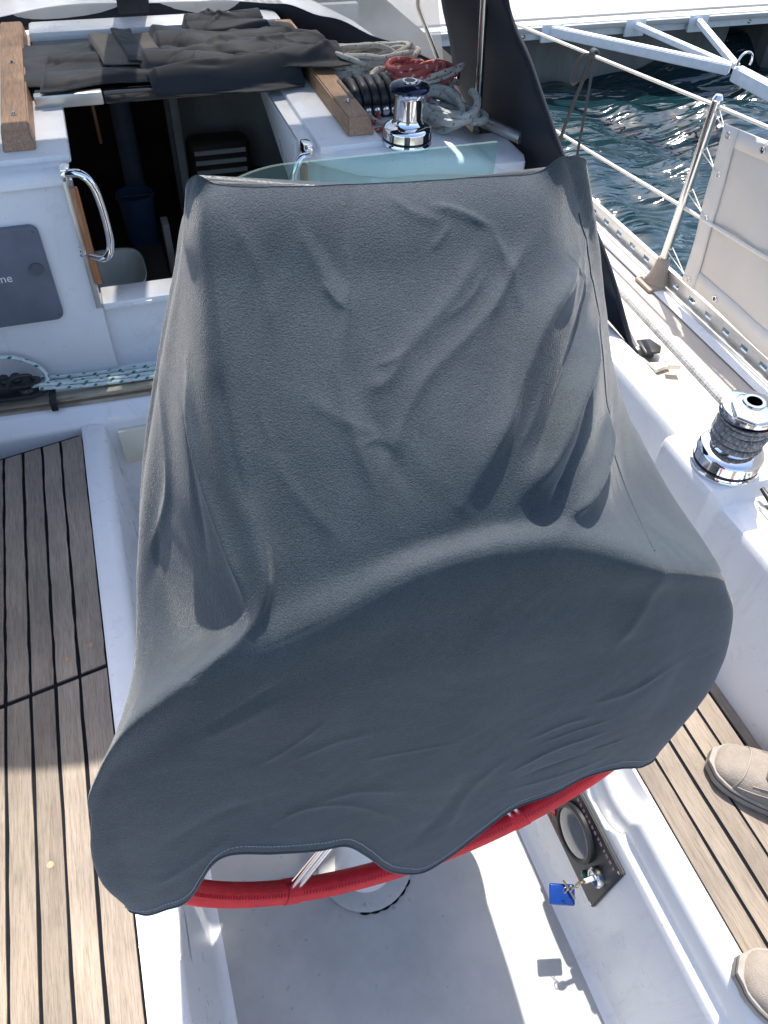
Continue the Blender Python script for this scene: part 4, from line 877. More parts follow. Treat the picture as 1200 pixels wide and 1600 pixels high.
# ================================================================== SHOES
def shoe(label, toe, heel_dir, z0, mirror=1):
    """toe: (x, y) of the toe tip; heel_dir: unit direction from toe to heel"""
    d = Vector((heel_dir[0], heel_dir[1], 0)).normalized(); sd_ = Vector((-d.y, d.x, 0)) * mirror
    o = Vector((toe[0], toe[1], z0))
    root = thing('shoe', o + d * .13, label, 'shoe')
    st = np.array([(.0, .010, .020), (.010, .026, .034), (.028, .038, .045), (.055, .045, .053), (.09, .0475, .061), (.125, .0455, .072), (.16, .041, .087), (.195, .037, .098), (.225, .0355, .102), (.25, .031, .100), (.262, .018, .092)])
    xs_ = np.linspace(0, .262, 40); W = hermite(st[:, 0], st[:, 1], xs_)[:, 0]; Hh = hermite(st[:, 0], st[:, 2], xs_)[:, 0]
    cen = .006 * np.sin(xs_ / .262 * math.pi)           # banana of the last
    G = []
    for x, w_, h_, c in zip(xs_, W, Hh, cen):
        row = []
        for a in np.linspace(0, math.pi, 25):
            cy = math.copysign(abs(math.cos(a)) ** .72, math.cos(a)) * w_; cz = abs(math.sin(a)) ** .8 * (h_ - .018)
            wr_ = .0012 * math.sin(x * 210 + 2.5 * math.cos(a)) * math.sin(a) * (1 if .06 < x < .12 else .2)
            row.append(o + d * x + sd_ * (cy + c) + Vector((0, 0, .018 + cz + wr_ + .006 * max(0, 1 - x / .05))))
        G.append(row)
    grid('upper', [[tuple(p) for p in r_] for r_ in G], 'shoe', root)
    def slab(name, grow, za, zb, m):
        ring = []
        for s_ in (1, -1):
            for x, w_, c in (zip(xs_, W, cen) if s_ == 1 else zip(xs_[::-1], W[::-1], cen[::-1])):
                ring.append((x, s_ * (w_ + grow) + c))
        V = []
        for zz, g in ((za, -.002), (za + .003, 0), (zb - .002, 0), (zb, -.002)):
            for x, y_ in ring:
                lift = .007 * max(0, 1 - x / .05)
                sg = 1 + g / .045
                V.append(o + d * (x * (1 if g == 0 else .99) + (-.004 if x < .005 else 0)) + sd_ * y_ * sg + Vector((0, 0, zz + lift)))
        n = len(ring); Fq = []
        for l in range(3):
            for k in range(n): Fq.append((l * n + k, l * n + (k + 1) % n, (l + 1) * n + (k + 1) % n, (l + 1) * n + k))
        Fq.append(tuple(range(n - 1, -1, -1))); Fq.append(tuple(3 * n + k for k in range(n)))
        return obj(name, [tuple(v) for v in V], Fq, m, root, True, None, 40)
    sole_ = slab('sole', .004, .0, .014, 'shoe_sole')
    slab('midsole_line', .0028, .0135, .0175, 'dark_rubber')
    slab('foxing', .0036, .017, .026, 'shoe_sole')
    def top(x, a):
        w_ = float(np.interp(x, xs_, W)); h_ = float(np.interp(x, xs_, Hh)); c = float(np.interp(x, xs_, cen))
        return o + d * x + sd_ * (math.copysign(abs(math.cos(a)) ** .72, math.cos(a)) * w_ + c) + Vector((0, 0, .0195 + abs(math.sin(a)) ** .8 * (h_ - .018)))
    for a0, x0_, x1_ in ((.35, .05, .17), (math.pi - .35, .05, .17), (.75, .07, .12), (math.pi - .75, .07, .12)):
        tube('side_seam', [top(x, a0 + (.35 if a0 < 1.5 else -.35) * (x - x0_) / .12) for x in np.linspace(x0_, x1_, 12)], .0010, 'shoe_sole', root, 6)
    G = [[tuple(top(x, a) + Vector((0, 0, .0004))) for a in np.linspace(.06, .42 + 1.5 * (x - .12), 7)] for x in np.linspace(.12, .24, 12)]
    grid('quarter_panel', G, 'shoe_sole', root)
    G = [[tuple(top(x, math.pi - a) + Vector((0, 0, .0004))) for a in np.linspace(.06, .42 + 1.5 * (x - .12), 7)] for x in np.linspace(.12, .24, 12)]
    grid('quarter_panel', G, 'shoe_sole', root)
    # toe cap seam, dark lace panel, laces
    tube('toe_cap_seam', [top(.042 + .012 * math.sin(a), a) for a in np.linspace(.25, math.pi - .25, 16)], .0012, 'shoe_sole', root, 6)
    G = [[tuple(top(x, a) + Vector((0, 0, .0008))) for a in np.linspace(math.pi / 2 - wd, math.pi / 2 + wd, 9)] for x, wd in zip(np.linspace(.083, .175, 14), [.25, .45, .55, .6] + [.62] * 10)]
    grid('lace_panel', G, 'grey_strap', root)
    for k in range(6):
        x = .095 + k * .014
        tube('lace', [top(x, math.pi / 2 - .5), top(x + .004, math.pi / 2) + Vector((0, 0, .004)), top(x + .008, math.pi / 2 + .5)], .0022, 'dark_rubber', root, 8, n=5)
    G = [[tuple(o + d * (.205 + .045 * math.cos(a)) + sd_ * (.033 * math.sin(a)) + Vector((0, 0, z_))) for a in np.linspace(0, 2 * math.pi, 24, endpoint=False)] for z_ in (.09, .105, .125)]
    grid('collar', G, 'shoe', root, True, solid=.006)
    return root
shoe('beige lace-up shoe with its toe towards the cover on the right teak bench', (.785, .372), (.66, -.75), .427)
shoe('beige shoe at the bottom corner overhanging the bench edge', (.628, .080), (.72, -.69), .4295, -1)

# ================================================================== WINCHES
def winch(label, c, s=1.0, cap='chrome', drum='chrome', group=None):
    c = Vector(c)
    w_ = thing('winch', c, label, 'winch')
    def L(name, prof, m, **k): return lathe(name, [(r * s, z * s) for r, z in prof], c, m, w_, 48, **k)
    L('base', [(.060, 0), (.062, .006), (.060, .010), (.060, .036), (.058, .041), (.052, .045), (.040, .050)], 'chrome')
    L('base_band', [(.0608, .013), (.0612, .015), (.0612, .017), (.0608, .019)], 'blueblack', cap=False)
    L('drum', [(.040, .050), (.0365, .055), (.0355, .065), (.0355, .108), (.0375, .117), (.042, .122)], drum)
    L('top_flange', [(.042, .122), (.048, .126), (.048, .131), (.043, .137), (.030, .141), (.018, .142)], cap)
    b = L('handle_socket', [(.018, .142), (.0175, .1455), (.013, .1455), (.012, .130), (.002, .130)], 'chrome')
    L('socket_hole', [(.0105, .1305), (.0105, .1458)], 'black')
    return w_, c, s
w1, wc, ws = winch('chrome self-tailing winch wound with grey rope on the starboard coaming', (.964, .768, .753), 1.0)
# self-tailer: jaw ring and stripper arm
lathe('tailer_ring', [(.034, .114), (.049, .118), (.050, .121), (.036, .124)], wc, 'blueblack', w1, 40)
lathe('tailer_ring', [(.036, .129), (.050, .133), (.049, .137), (.034, .141)], wc, 'chrome', w1, 40)
prism('stripper_arm', [(wc.x - .052, wc.y - .022), (wc.x - .03, wc.y - .052), (wc.x + .02, wc.y - .055), (wc.x + .034, wc.y - .03), (wc.x + .03, wc.y + .012), (wc.x - .006, wc.y + .03), (wc.x - .035, wc.y + .016)], 2, wc.z + .1385, wc.z + .147, 'chrome', w1, .004, 3)
lathe('handle_socket', [(.020, .147), (.019, .1505), (.0135, .1505), (.0125, .140), (.002, .140)], wc, 'chrome', w1, 32)
w2, wc2, ws2 = winch('chrome winch with dark blue top on the coachroof beside the rope clutches', (.657, 1.70, 1.001), .92, 'blueblack')
# grey sheet: round the coaming winch, then forward along the deck
hel = [(wc.x + (.0415 + .0016 * math.sin(a * .37)) * math.cos(a), wc.y + (.0415 + .0016 * math.sin(a * .37)) * math.sin(a), wc.z + .060 - .0125 * (a - .1) / (2 * math.pi) + .0016 * math.sin(a * .61)) for a in np.linspace(.1, .1 - 2 * math.pi * 4.6, 130)]
lead = [(1.20, 2.7, .634), (1.224, 2.0, .632), (1.224, 1.60, .632)]
first = Vector(hel[0])
drum_in = Vector((wc.x + .0405, wc.y + .004, wc.z + .060))
fwd_ = Vector(lead[2])
path = [lead[0], lead[1], lead[2]] + [tuple(fwd_ + (drum_in - fwd_) * t) for t in (.25, .5, .75, .97)]
tag(tube('jib_sheet', np.concatenate([smooth_path(path, 8), hel]), .0066, 'rope_grey', None, 10), 'grey braided jib sheet running from the side deck onto the coaming winch', 'rope')
# horn cleat on the coaming aft of the winch
cl = thing('horn_cleat', (1.005, .655, .721), 'small cleat with a scrap of dark green line on the coaming behind the winch', 'cleat')
box('foot', (.985, .635, .721), (1.022, .675, .728), 'steel', cl, .002)
tube('horns', [(1.003, .61, .744), (1.003, .64, .738), (1.003, .655, .737), (1.003, .67, .738), (1.003, .70, .744)], [.004, .006, .008, .006, .004], 'black', cl, 10, n=0)
tube('cleat_stem', [(1.003, .655, .726), (1.003, .655, .739)], .007, 'steel', cl, 10)
tag(tube('green_line', [(1.01 + .012 * math.cos(a), .65 + .022 * math.sin(a) * (1 + .2 * math.sin(5 * a)), .744 + .0007 * a) for a in np.linspace(0, 11, 60)], .0038, 'rope_green', None, 8), 'scrap of green flecked line wound on the small coaming cleat', 'rope')
dv = thing('deck_fitting', (.985, .585, .722), 'small stainless deck eye at the right edge behind the cleat', 'deck eye')
lathe('flange', [(.014, 0), (.014, .003), (.008, .006)], (.985, .575, .721), 'steel', dv, 20)
tube('eye', [(.985 + .009 * math.cos(a), .575, .728 + .010 * math.sin(a)) for a in np.linspace(-.3, 3.44, 16)], .003, 'steel', dv, 8)

# ================================================================== TRAVELLER
tv = thing('traveller_track', (.2, 1.655, .466), 'bronze-grey traveller track across the bridge deck', 'traveller')
P = [(x, 1.655 + .018 * ((x - CX) / .6) ** 2, .474) for x in np.linspace(-.54, .97, 30)]
def sweep(name, P, prof, m, parent):
    P = np.asarray(P, float); T = np.gradient(P, axis=0); T /= np.linalg.norm(T, axis=1)[:, None]
    S_ = np.cross(T, (0, 0, 1.0)); S_ /= np.linalg.norm(S_, axis=1)[:, None]
    G = [[tuple(P[i] + S_[i] * a + np.array((0, 0, b))) for a, b in prof] for i in range(len(P))]
    return grid(name, G, m, parent, True, angle=30)
sweep('track', P, [(-.016, -.008), (-.016, .002), (-.006, .004), (-.006, .012), (-.014, .013), (-.014, .020), (.014, .020), (.014, .013), (.006, .012), (.006, .004), (.016, .002), (.016, -.008)], 'bronze_alu', tv)
box('end_stop', (-.262, 1.633, .472), (-.246, 1.690, .500), 'black', tv, .002)
cb = thing('cleat_block', (-.33, 1.69, .49), 'black traveller block with cam cleat at the left edge', 'block')
prism('cheek', [(-.42, 1.675), (-.30, 1.665), (-.262, 1.68), (-.262, 1.70), (-.31, 1.725), (-.42, 1.73)], 2, .496, .506, 'black', cb, .003)
prism('cheek', [(-.42, 1.680), (-.30, 1.670), (-.27, 1.685), (-.27, 1.70), (-.31, 1.72), (-.42, 1.725)], 2, .526, .534, 'black', cb, .003)
lathe('sheave', [(.02, 0), (.016, .008), (.02, .018)], (-.31, 1.695, .507), 'black', cb, 24)
for x in (-.352, -.325): lathe('cam', [(.011, 0), (.012, .004), (.009, .010), (.011, .014)], (x, 1.70, .534), 'black', cb, 16)
tube('fairlead', [(-.345, 1.672, .536), (-.335, 1.672, .556), (-.312, 1.676, .560), (-.292, 1.684, .552), (-.288, 1.690, .535)], .005, 'black', cb, 8, n=5)
box('bracket', (-.42, 1.69, .478), (-.30, 1.715, .497), 'black', cb, .002)
gl = thing('traveller_line', (-.1, 1.70, .50), 'green flecked traveller line running several times across the bridge deck', 'rope')
for y0, z0, y1, z1, dx_ in ((1.745, .497, 1.728, .492, .0), (1.700, .514, 1.706, .498, .03), (1.690, .520, 1.680, .500, .02), (1.683, .511, 1.665, .501, .0)):
    tube('line_pass', [(-.28 - dx_, y0, z0), (-.15, y0 + (y1 - y0) * .5, (z0 + z1) / 2 - .004), (.10, y1, z1), (.75, y1 - .01, z1)], .0052, 'rope_green', gl, 10, n=10)
tube('line_tail', [(-.46, 1.735, .585), (-.349, 1.738, .578), (-.309, 1.738, .566), (-.274, 1.733, .540), (-.258, 1.715, .518), (-.268, 1.697, .512), (-.31, 1.690, .515)], .0052, 'rope_green', gl, 10, n=10)

# ================================================================== BULKHEAD FITTINGS
ic = thing('instrument_cover', (-.27, 1.75, .77), 'grey plastic instrument cover with worn white lettering on the port bulkhead', 'instrument')
def rrect(cx, cz, hx, hz, r, n=6):
    out = []
    for sx, sz, a0 in ((1, 1, 0), (-1, 1, 90), (-1, -1, 180), (1, -1, 270)):
        for k in range(n + 1):
            a = R(a0 + 90 * k / n); out.append((cx + sx * (hx - r) + r * math.cos(a), cz + sz * (hz - r) + r * math.sin(a)))
    return out
prism('plate', rrect(-.292, .772, .113, .117, .018), 1, 1.741, 1.7568, 'instr', ic, .003)
lathe('boss', [(.016, 0), (.015, .003), (.010, .002), (.004, .0035)], (-.206, 1.741, .79), 'instr_dark', ic, 28, (0, -1, 0))
for x_, z_ in ((-.190, .877), (-.188, .668)): lathe('screw', [(.003, 0), (.003, .001)], (x_, 1.741, z_), 'instr_dark', ic, 10, (0, -1, 0))
tx = bpy.data.curves.new('lettering', 'FONT'); tx.body = 'ine'; tx.size = .027; tx.extrude = .0004; tx.align_x = 'RIGHT'
to = bpy.data.objects.new('tmp', tx); COL.objects.link(to)
dg = bpy.context.evaluated_depsgraph_get(); me = bpy.data.meshes.new_from_object(to.evaluated_get(dg)); bpy.data.objects.remove(to)
me.transform(Matrix.Translation((-.262, 1.7402, .768)) @ Matrix.Rotation(R(90), 4, 'X'))
me.materials.clear(); me.materials.append(M['white_print'])
lo_ = bpy.data.objects.new('lettering', me); COL.objects.link(lo_); attach(lo_, ic)

def handle(label, pts, clampx):
    h = thing('grab_handle', pts[0], label, 'grab handle')
    tube('tube', pts, .0085, 'chrome', h, 14, n=8)
    box('clamp', (clampx - .011, 1.718, .985), (clampx + .011, 1.756, 1.012), 'chrome', h, .004)
    lathe('flange', [(.014, 0), (.014, .003), (.010, .006)], (pts[-1][0], 1.757 if clampx < 0 else 1.748, pts[-1][2]), 'chrome', h, 20, (0, -1, 0))
    return h
handle('chrome grab handle on the port side of the companionway', [(-.088, 1.725, 1.0), (-.060, 1.705, 1.004), (-.040, 1.70, .975), (-.033, 1.70, .91), (-.036, 1.70, .845), (-.055, 1.705, .815), (-.094, 1.752, .806)], -.09)
handle('chrome grab handle on the starboard jamb seen through the acrylic screen', [(.428, 1.715, .99), (.405, 1.70, .99), (.388, 1.695, .955), (.382, 1.695, .90), (.385, 1.695, .845), (.400, 1.705, .815), (.430, 1.742, .806)], .43)

# ================================================================== HATCH AND CANVAS
hs = thing('sliding_hatch', (.17, 2.3, 1.013), 'smoked sliding hatch pushed open over the companionway', 'hatch')
box('panel', (-.132, 2.09, 1.016), (.512, 2.49, 1.034), 'smoke', hs, .003)
box('front_frame', (-.134, 2.062, 1.010), (.02, 2.088, 1.040), 'alu', hs, .004)
box('front_frame', (.022, 2.064, 1.010), (.514, 2.088, 1.038), 'smoke', hs, .004)
fcv = thing('folded_canvas', (.2, 2.25, 1.036), 'crumpled charcoal canvas thrown over the open hatch', 'canvas')
def cloth_patch(name, x0, x1, y0, y1, z, m, seed, amp, drop=.0, nx=110, ny=64, skew=0, nf=5, wmin=.16, wmax=.34, tilt=.35):
    """cloth lying in long puffy folds: each fold a soft roll, valleys pinched between them"""
    r_ = np.random.default_rng(seed); U_, V_ = np.meshgrid(np.linspace(0, 1, nx), np.linspace(0, 1, ny))
    Xp = x0 + (x1 - x0) * U_ + .010 * np.sin(V_ * 3 + seed)
    Yp = y0 + (y1 - y0) * V_ + skew * (U_ - .5) + .012 * np.sin(U_ * 4.2 + seed) + .006 * np.sin(U_ * 9 + seed * 2) * (1 - V_)
    Zp = np.zeros_like(Xp)
    asp = (x1 - x0) / (y1 - y0)
    for k in range(nf):
        a = r_.normal(0, tilt); pu, pv = r_.uniform(.05, .95), (k + r_.uniform(.2, .8)) / nf
        w_ = r_.uniform(wmin, wmax); ln = r_.uniform(.5, 1.1) * asp
        d = (V_ - pv) * math.cos(a) - (U_ - pu) * asp * math.sin(a) + .05 * np.sin(U_ * 3.5 + k * 2 + seed)
        l = (U_ - pu) * asp * math.cos(a) + (V_ - pv) * math.sin(a)
        hgt = amp * r_.uniform(.55, 1) * np.sqrt(np.clip(1 - (d / w_) ** 2, 0, 1)) * np.exp(-(l / ln) ** 4)
        Zp = np.maximum(Zp, hgt)
    for _ in range(2): Zp[1:-1, 1:-1] = (Zp[1:-1, 1:-1] * 2 + Zp[:-2, 1:-1] + Zp[2:, 1:-1] + Zp[1:-1, :-2] + Zp[1:-1, 2:]) / 6
    for k in range(10):
        a = r_.uniform(-1.2, 1.2); pu, pv = r_.uniform(0, 1, 2)
        d = (V_ - pv) * math.cos(a) - (U_ - pu) * asp * math.sin(a) + .03 * np.sin(U_ * 8 + k); l = (U_ - pu) * asp * math.cos(a) + (V_ - pv) * math.sin(a)
        Zp += .30 * amp * r_.uniform(-1, 1) * np.exp(-(d / .035) ** 2) * np.exp(-(l / .3) ** 2)
    edge = np.clip(np.minimum(np.minimum(U_, 1 - U_) / .04, np.minimum(V_, 1 - V_) / .07), 0, 1)
    Zp = Zp * (.15 + .85 * edge) + .003 * edge
    hang = np.clip((2.085 - Yp) / .04, 0, 1)
    G = np.stack([Xp, Yp, z + Zp - drop * hang ** 1.3], -1)
    o = grid(name, G, m, fcv, solid=.0025)
    ring = np.concatenate([G[0], G[1:, -1], G[-1, -2::-1], G[-2:0:-1, 0]])
    tube('hem', ring[::2], .0019, m, o, 6, True)
    return o
cloth_patch('flat_fold', -.175, .08, 2.13, 2.44, 1.038, 'heap', 3, .006, nf=4, wmin=.1, wmax=.2)
cloth_patch('flat_fold', -.105, .20, 2.075, 2.30, 1.047, 'heap', 5, .018, nf=4, wmin=.1, wmax=.22)
cloth_patch('tan_strip', .03, .185, 2.16, 2.40, 1.064, 'tan_strip', 8, .005, nx=40, nf=2)
cloth_patch('dark_strip', .090, .138, 2.155, 2.41, 1.072, 'heap', 8, .004, nx=20, nf=2)
cloth_patch('crumpled_part', .16, .56, 2.10, 2.42, 1.045, 'heap', 12, .042, nf=6, wmin=.10, wmax=.2, tilt=.5)
cloth_patch('hanging_flap', .13, .50, 2.040, 2.22, 1.060, 'heap', 21, .028, drop=.035, nf=3, tilt=.25)
cloth_patch('crumpled_part', .33, .62, 2.06, 2.30, 1.064, 'heap', 33, .036, skew=-.02, nf=4, wmin=.12, wmax=.24, tilt=.4)
cloth_patch('rolled_part', .27, .49, 2.29, 2.42, 1.075, 'heap', 41, .030, nf=2, wmin=.25, wmax=.4, tilt=.2)

# ================================================================== THINGS BELOW IN THE CABIN
bk = thing('bucket', (.06, 2.72, .31), 'blue bucket standing below in the dark cabin', 'bucket')
lathe('pail', [(.045, 0), (.050, .002), (.060, .17), (.064, .172), (.064, .185), (.058, .185), (.048, .01)], (.06, 2.72, .312), 'bucket', bk, 36)
tube('bail', [(.06 - .066 * math.cos(a), 2.72 - .02 * math.sin(a), .486 + .01 * math.sin(a)) for a in np.linspace(0, math.pi, 16)], .002, 'steel', bk, 6)
bn = thing('washing_up_basin', (-.02, 2.02, .5), 'cream plastic basin just inside the companionway', 'basin')
G = []
for r_, z_ in ((.30, .502), (.72, .503), (.80, .52), (.95, .60), (1.0, .612), (.985, .615), (.93, .605), (.78, .525), (.70, .508), (.02, .508)):
    G.append([(-.05 + .085 * r_ * math.copysign(abs(math.cos(a)) ** .6, math.cos(a)), 2.02 + .11 * r_ * math.copysign(abs(math.sin(a)) ** .6, math.sin(a)), z_) for a in np.linspace(0, 2 * math.pi, 40, endpoint=False)])
grid('bowl', G, 'basin', bn, True)
tag(box('washboard', (.118, 2.42, .312), (.140, 2.48, .52), 'paper', None, .003), 'pale narrow board standing beside the blue bucket', 'board')
cu = thing('striped_cushion', (.38, 2.85, .43), 'dark cushion with pale stripes on the cabin settee', 'cushion')
rc = Matrix.Rotation(R(-35), 3, 'X')
box('pad', (.27, 2.80, .435), (.49, 2.90, .61), 'cabin', cu, .03, 4)
for k in range(4): box('stripe', (.29, 2.795, .465 + .034 * k), (.47, 2.801, .480 + .034 * k), 'stripe_w', cu, .001)

# ================================================================== LINES ON THE COACHROOF
rcb = thing('rope_clutch_bank', (.64, 1.93, 1.0), 'bank of five black rope clutches on the starboard coachroof', 'rope clutch')
box('side_plate', (.572, 1.862, 1.001), (.582, 1.985, 1.055), 'boot', rcb, .006)
for k in range(5):
    x0 = .584 + k * .0225
    prism('clutch_body', [(1.860, 1.001), (1.985, 1.001), (1.985, 1.035), (1.955, 1.044), (1.875, 1.036), (1.860, 1.02)], 0, x0, x0 + .0205, 'black', rcb, .002)
    zr = random.uniform(-.003, .003)
    G = [[(x0 + .001 + .0185 * t, y, z + zr) for t in (0, .15, .5, .85, 1)] for y, z in ((1.868, 1.028), (1.872, 1.048), (1.90, 1.060), (1.935, 1.067), (1.965, 1.063), (1.985, 1.050), (1.990, 1.036))]
    for r_ in G:
        for i in (0, 4): r_[i] = (r_[i][0], r_[i][1], r_[i][2] - .005)
    grid('lever', G, 'black', rcb, solid=.005)
    lathe('ferrule', [(.0085, 0), (.0095, .004), (.0065, .006)], (x0 + .0103, 1.862, 1.016), 'steel', rcb, 16, (0, -1, 0))
box('side_plate', (.697, 1.862, 1.001), (.704, 1.985, 1.050), 'black', rcb, .004)
names_ = ['rope_white', 'rope_redfleck', 'rope_white', 'rope_redfleck', 'rope_pale']
lab = ['off-white halyard entering the clutch nearest the teak rail', 'red flecked halyard entering the second clutch from the teak rail', 'off-white halyard entering the middle rope clutch', 'red flecked halyard entering the fourth clutch from the teak rail', 'pale grey halyard entering the outermost rope clutch']
for k in range(5):
    x0 = .594 + k * .0225
    tag(tube('halyard', [(x0, 1.99, 1.018), (x0 + .004 * math.sin(k), 2.10, 1.012), (x0 - .01, 2.25, 1.010), (x0 - .03, 2.5, 1.010), (x0 - .06, 3.2, .99)], .0048, names_[k], None, 8, n=8), lab[k], 'rope', 'halyards leading aft into the clutches')
tag(tube('halyard_tail', [(.617, 1.862, 1.016), (.62, 1.82, 1.012), (.66, 1.785, 1.006), (.72, 1.80, 1.008), (.79, 1.86, 1.02)], .0050, 'rope_redfleck', None, 8, n=8), 'white rope with red fleck running from the clutches past the winch', 'rope')
tag(tube('halyard_tail', [(.640, 1.862, 1.014), (.63, 1.83, 1.007), (.585, 1.81, 1.006), (.60, 1.775, 1.006), (.68, 1.79, 1.014), (.75, 1.84, 1.03), (.80, 1.91, 1.03)], .0052, 'rope_red', None, 8, n=8), 'red rope lying behind the coachroof winch', 'rope')
def coil(label, c, rx, ry, turns, r, m, seed, rise=.010, tilt=0, jit=.2, lop=0):
    q = np.random.default_rng(seed); pts = []
    n = int(turns * 22)
    ph = q.uniform(0, 6.28, 6)
    for i in range(n):
        a = 2 * math.pi * i / 22; t = i / 22
        sx = 1 + jit * math.sin(t * 2.3 + ph[0]) * .6 + jit * .5 * math.sin(t * 5.1 + ph[1]); sy = 1 + jit * math.sin(t * 1.7 + ph[2]) * .7
        dx = rx * .30 * jit * 3 * math.sin(t * 1.3 + ph[3]); dy = ry * .3 * jit * 3 * math.sin(t * 1.9 + ph[4])
        x = rx * sx * math.cos(a + .25 * math.sin(t + ph[5])) + dx; y = ry * sy * math.sin(a) + dy
        z = r + rise * (t / turns) * 3.2 + rise * .7 * (1 + math.sin(a * 1 + t * 1.1 + ph[1])) + .5 * rise * (1 + math.sin(2.3 * a + ph[2]))
        ca, sa = math.cos(lop), math.sin(lop)
        pts.append((c[0] + x * ca - y * sa, c[1] + x * sa + y * ca, c[2] + z + tilt * y))
    return tag(tube('rope_coil', smooth_path(pts, 3), r, m, None, 8), label, 'rope')
coil('off-white rope coil heaped highest behind the clutches', (.705, 2.10, 1.0), .100, .050, 15, .0070, 'rope_white', 4, .015, 0, .22)
coil('white red-flecked rope coil lying over the red line', (.780, 1.965, .988), .088, .052, 10, .0066, 'rope_redfleck', 5, .015, 0, .25)
coil('red rope coil tangled on top of the flecked coil', (.785, 1.955, 1.004), .068, .042, 8, .0074, 'rope_red', 6, .015, 0, .25)
coil('second off-white coil lying between clutches and sprayhood', (.770, 2.075, .990), .06, .036, 8, .0066, 'rope_white', 14, .011, 0, .3)
coil('pale grey rope loops hanging beside the coachroof winch', (.800, 1.815, .975), .055, .08, 6, .0092, 'rope_pale', 9, .013, -.05, .25, .5)
tag(tube('loose_rope', [(.66, 1.99, 1.05), (.72, 1.975, 1.052), (.80, 1.96, 1.045), (.87, 1.93, 1.02), (.855, 1.88, 1.015), (.80, 1.90, 1.025), (.73, 1.95, 1.04)], .0058, 'rope_redfleck', None, 8, n=8), 'single flecked rope end lying across the red coil', 'rope')

# ================================================================== SPRAYHOOD
sh = thing('sprayhood', (.225, 2.3, 1.0), 'navy canvas sprayhood with clear vinyl windows over the companionway', 'sprayhood')
base = smooth_path([(-.62, 2.30, .95), (-.42, 2.55, .99), (-.21, 2.665, 1.008), (.165, 2.715, 1.012), (.50, 2.63, 1.008), (.62, 2.52, 1.004), (.72, 2.38, 1.000), (.86, 2.295, .962), (1.005, 2.20, .935)], 8)
uppr = smooth_path([(-.50, 2.05, 1.50), (-.38, 2.12, 1.72), (-.15, 2.16, 1.86), (.165, 2.18, 1.91), (.45, 2.16, 1.87), (.60, 2.14, 1.80), (.70, 2.12, 1.70), (.78, 2.10, 1.58), (.835, 2.05, 1.44)], 8)
def ruled(t0, t1, n, i0=0, i1=None, off=0):
    b_, u_ = base[i0:i1], uppr[i0:i1]
    G = []
    for t in np.linspace(t0, t1, n):
        bulge = .03 * math.sin(math.pi * t)
        g = b_ + (u_ - b_) * t; g = g + np.array((0, bulge + off, bulge * .5 + .004 * math.sin(t * 9))); G.append(g)
    return np.array(G)
nb_ = len(base)
mid = int(np.argmin(abs(base[:, 0] - .168)))
et = np.interp(base[:, 0], [-.6, .35, .62, .95], [.058, .055, .085, .10])       # edging deepest to starboard
G = []
for f_ in np.linspace(0, 1, 5):
    g = base + (uppr - base) * (et * f_)[:, None]; g[:, 1] += .010 * f_; g[:, 2] += .004 * f_ * np.sin(np.linspace(0, 45, nb_)); G.append(g)
G = np.array(G)
grid('lower_edging', G, 'navy', sh, solid=.003)
grid('window', ruled(.020, .90, 12, 0, mid), 'vinyl', sh)
grid('window', ruled(.020, .90, 12, mid, nb_ - 2), 'vinyl', sh)
grid('upper_edging', ruled(.89, 1.0, 4), 'navy', sh, solid=.003)
grid('window_divider', ruled(.02, .92, 10, mid - 1, mid + 2, -.003), 'navy', sh, solid=.003)
tube('grommet', base[:2], .002, 'steel', sh, 6)
# top canopy
aft = smooth_path([(-.50, 1.72, 1.50), (-.38, 1.52, 1.76), (-.15, 1.44, 1.93), (.165, 1.42, 1.99), (.45, 1.44, 1.94), (.60, 1.50, 1.85), (.70, 1.60, 1.74), (.78, 1.64, 1.60), (.835, 1.68, 1.44)], 8)
G = np.array([uppr + (aft - uppr) * t + np.array((0, 0, .02 * math.sin(math.pi * t))) for t in np.linspace(0, 1, 10)])
grid('canopy', G, 'navy', sh, solid=.003)
tube('aft_bow', aft, .0125, 'steel', sh, 12)
# starboard wing running aft to the coaming
fwd = smooth_path([(1.060, 1.205, .678), (1.030, 1.42, .745), (.985, 1.66, .840), (.975, 1.92, .890), (1.005, 2.20, .930), (.892, 2.11, 1.178), (.835, 2.05, 1.44)], 8)
aftw = smooth_path([(1.050, 1.195, .690), (1.005, 1.32, .860), (.957, 1.50, 1.015), (.936, 1.575, 1.09), (.916, 1.655, 1.17), (.890, 1.75, 1.262), (.835, 1.68, 1.44)], 8)
G = np.array([fwd + (aftw - fwd) * t + np.array((.012 * math.sin(math.pi * t), 0, .0)) + .004 * np.sin(np.arange(len(fwd)) * .9 + 6 * t)[:, None] * np.array((1, 0, 0)) for t in np.linspace(0, 1, 16)])
tag(grid('side_wing', G, 'navy', sh, solid=.003), 'dark starboard wing of the hood narrowing to a point on the coaming')
tube('wing_piping', aftw, .005, 'navy', sh, 8)
G[..., 0] = 2 * .1675 - G[..., 0]
grid('side_wing', G, 'navy', sh, solid=.003)
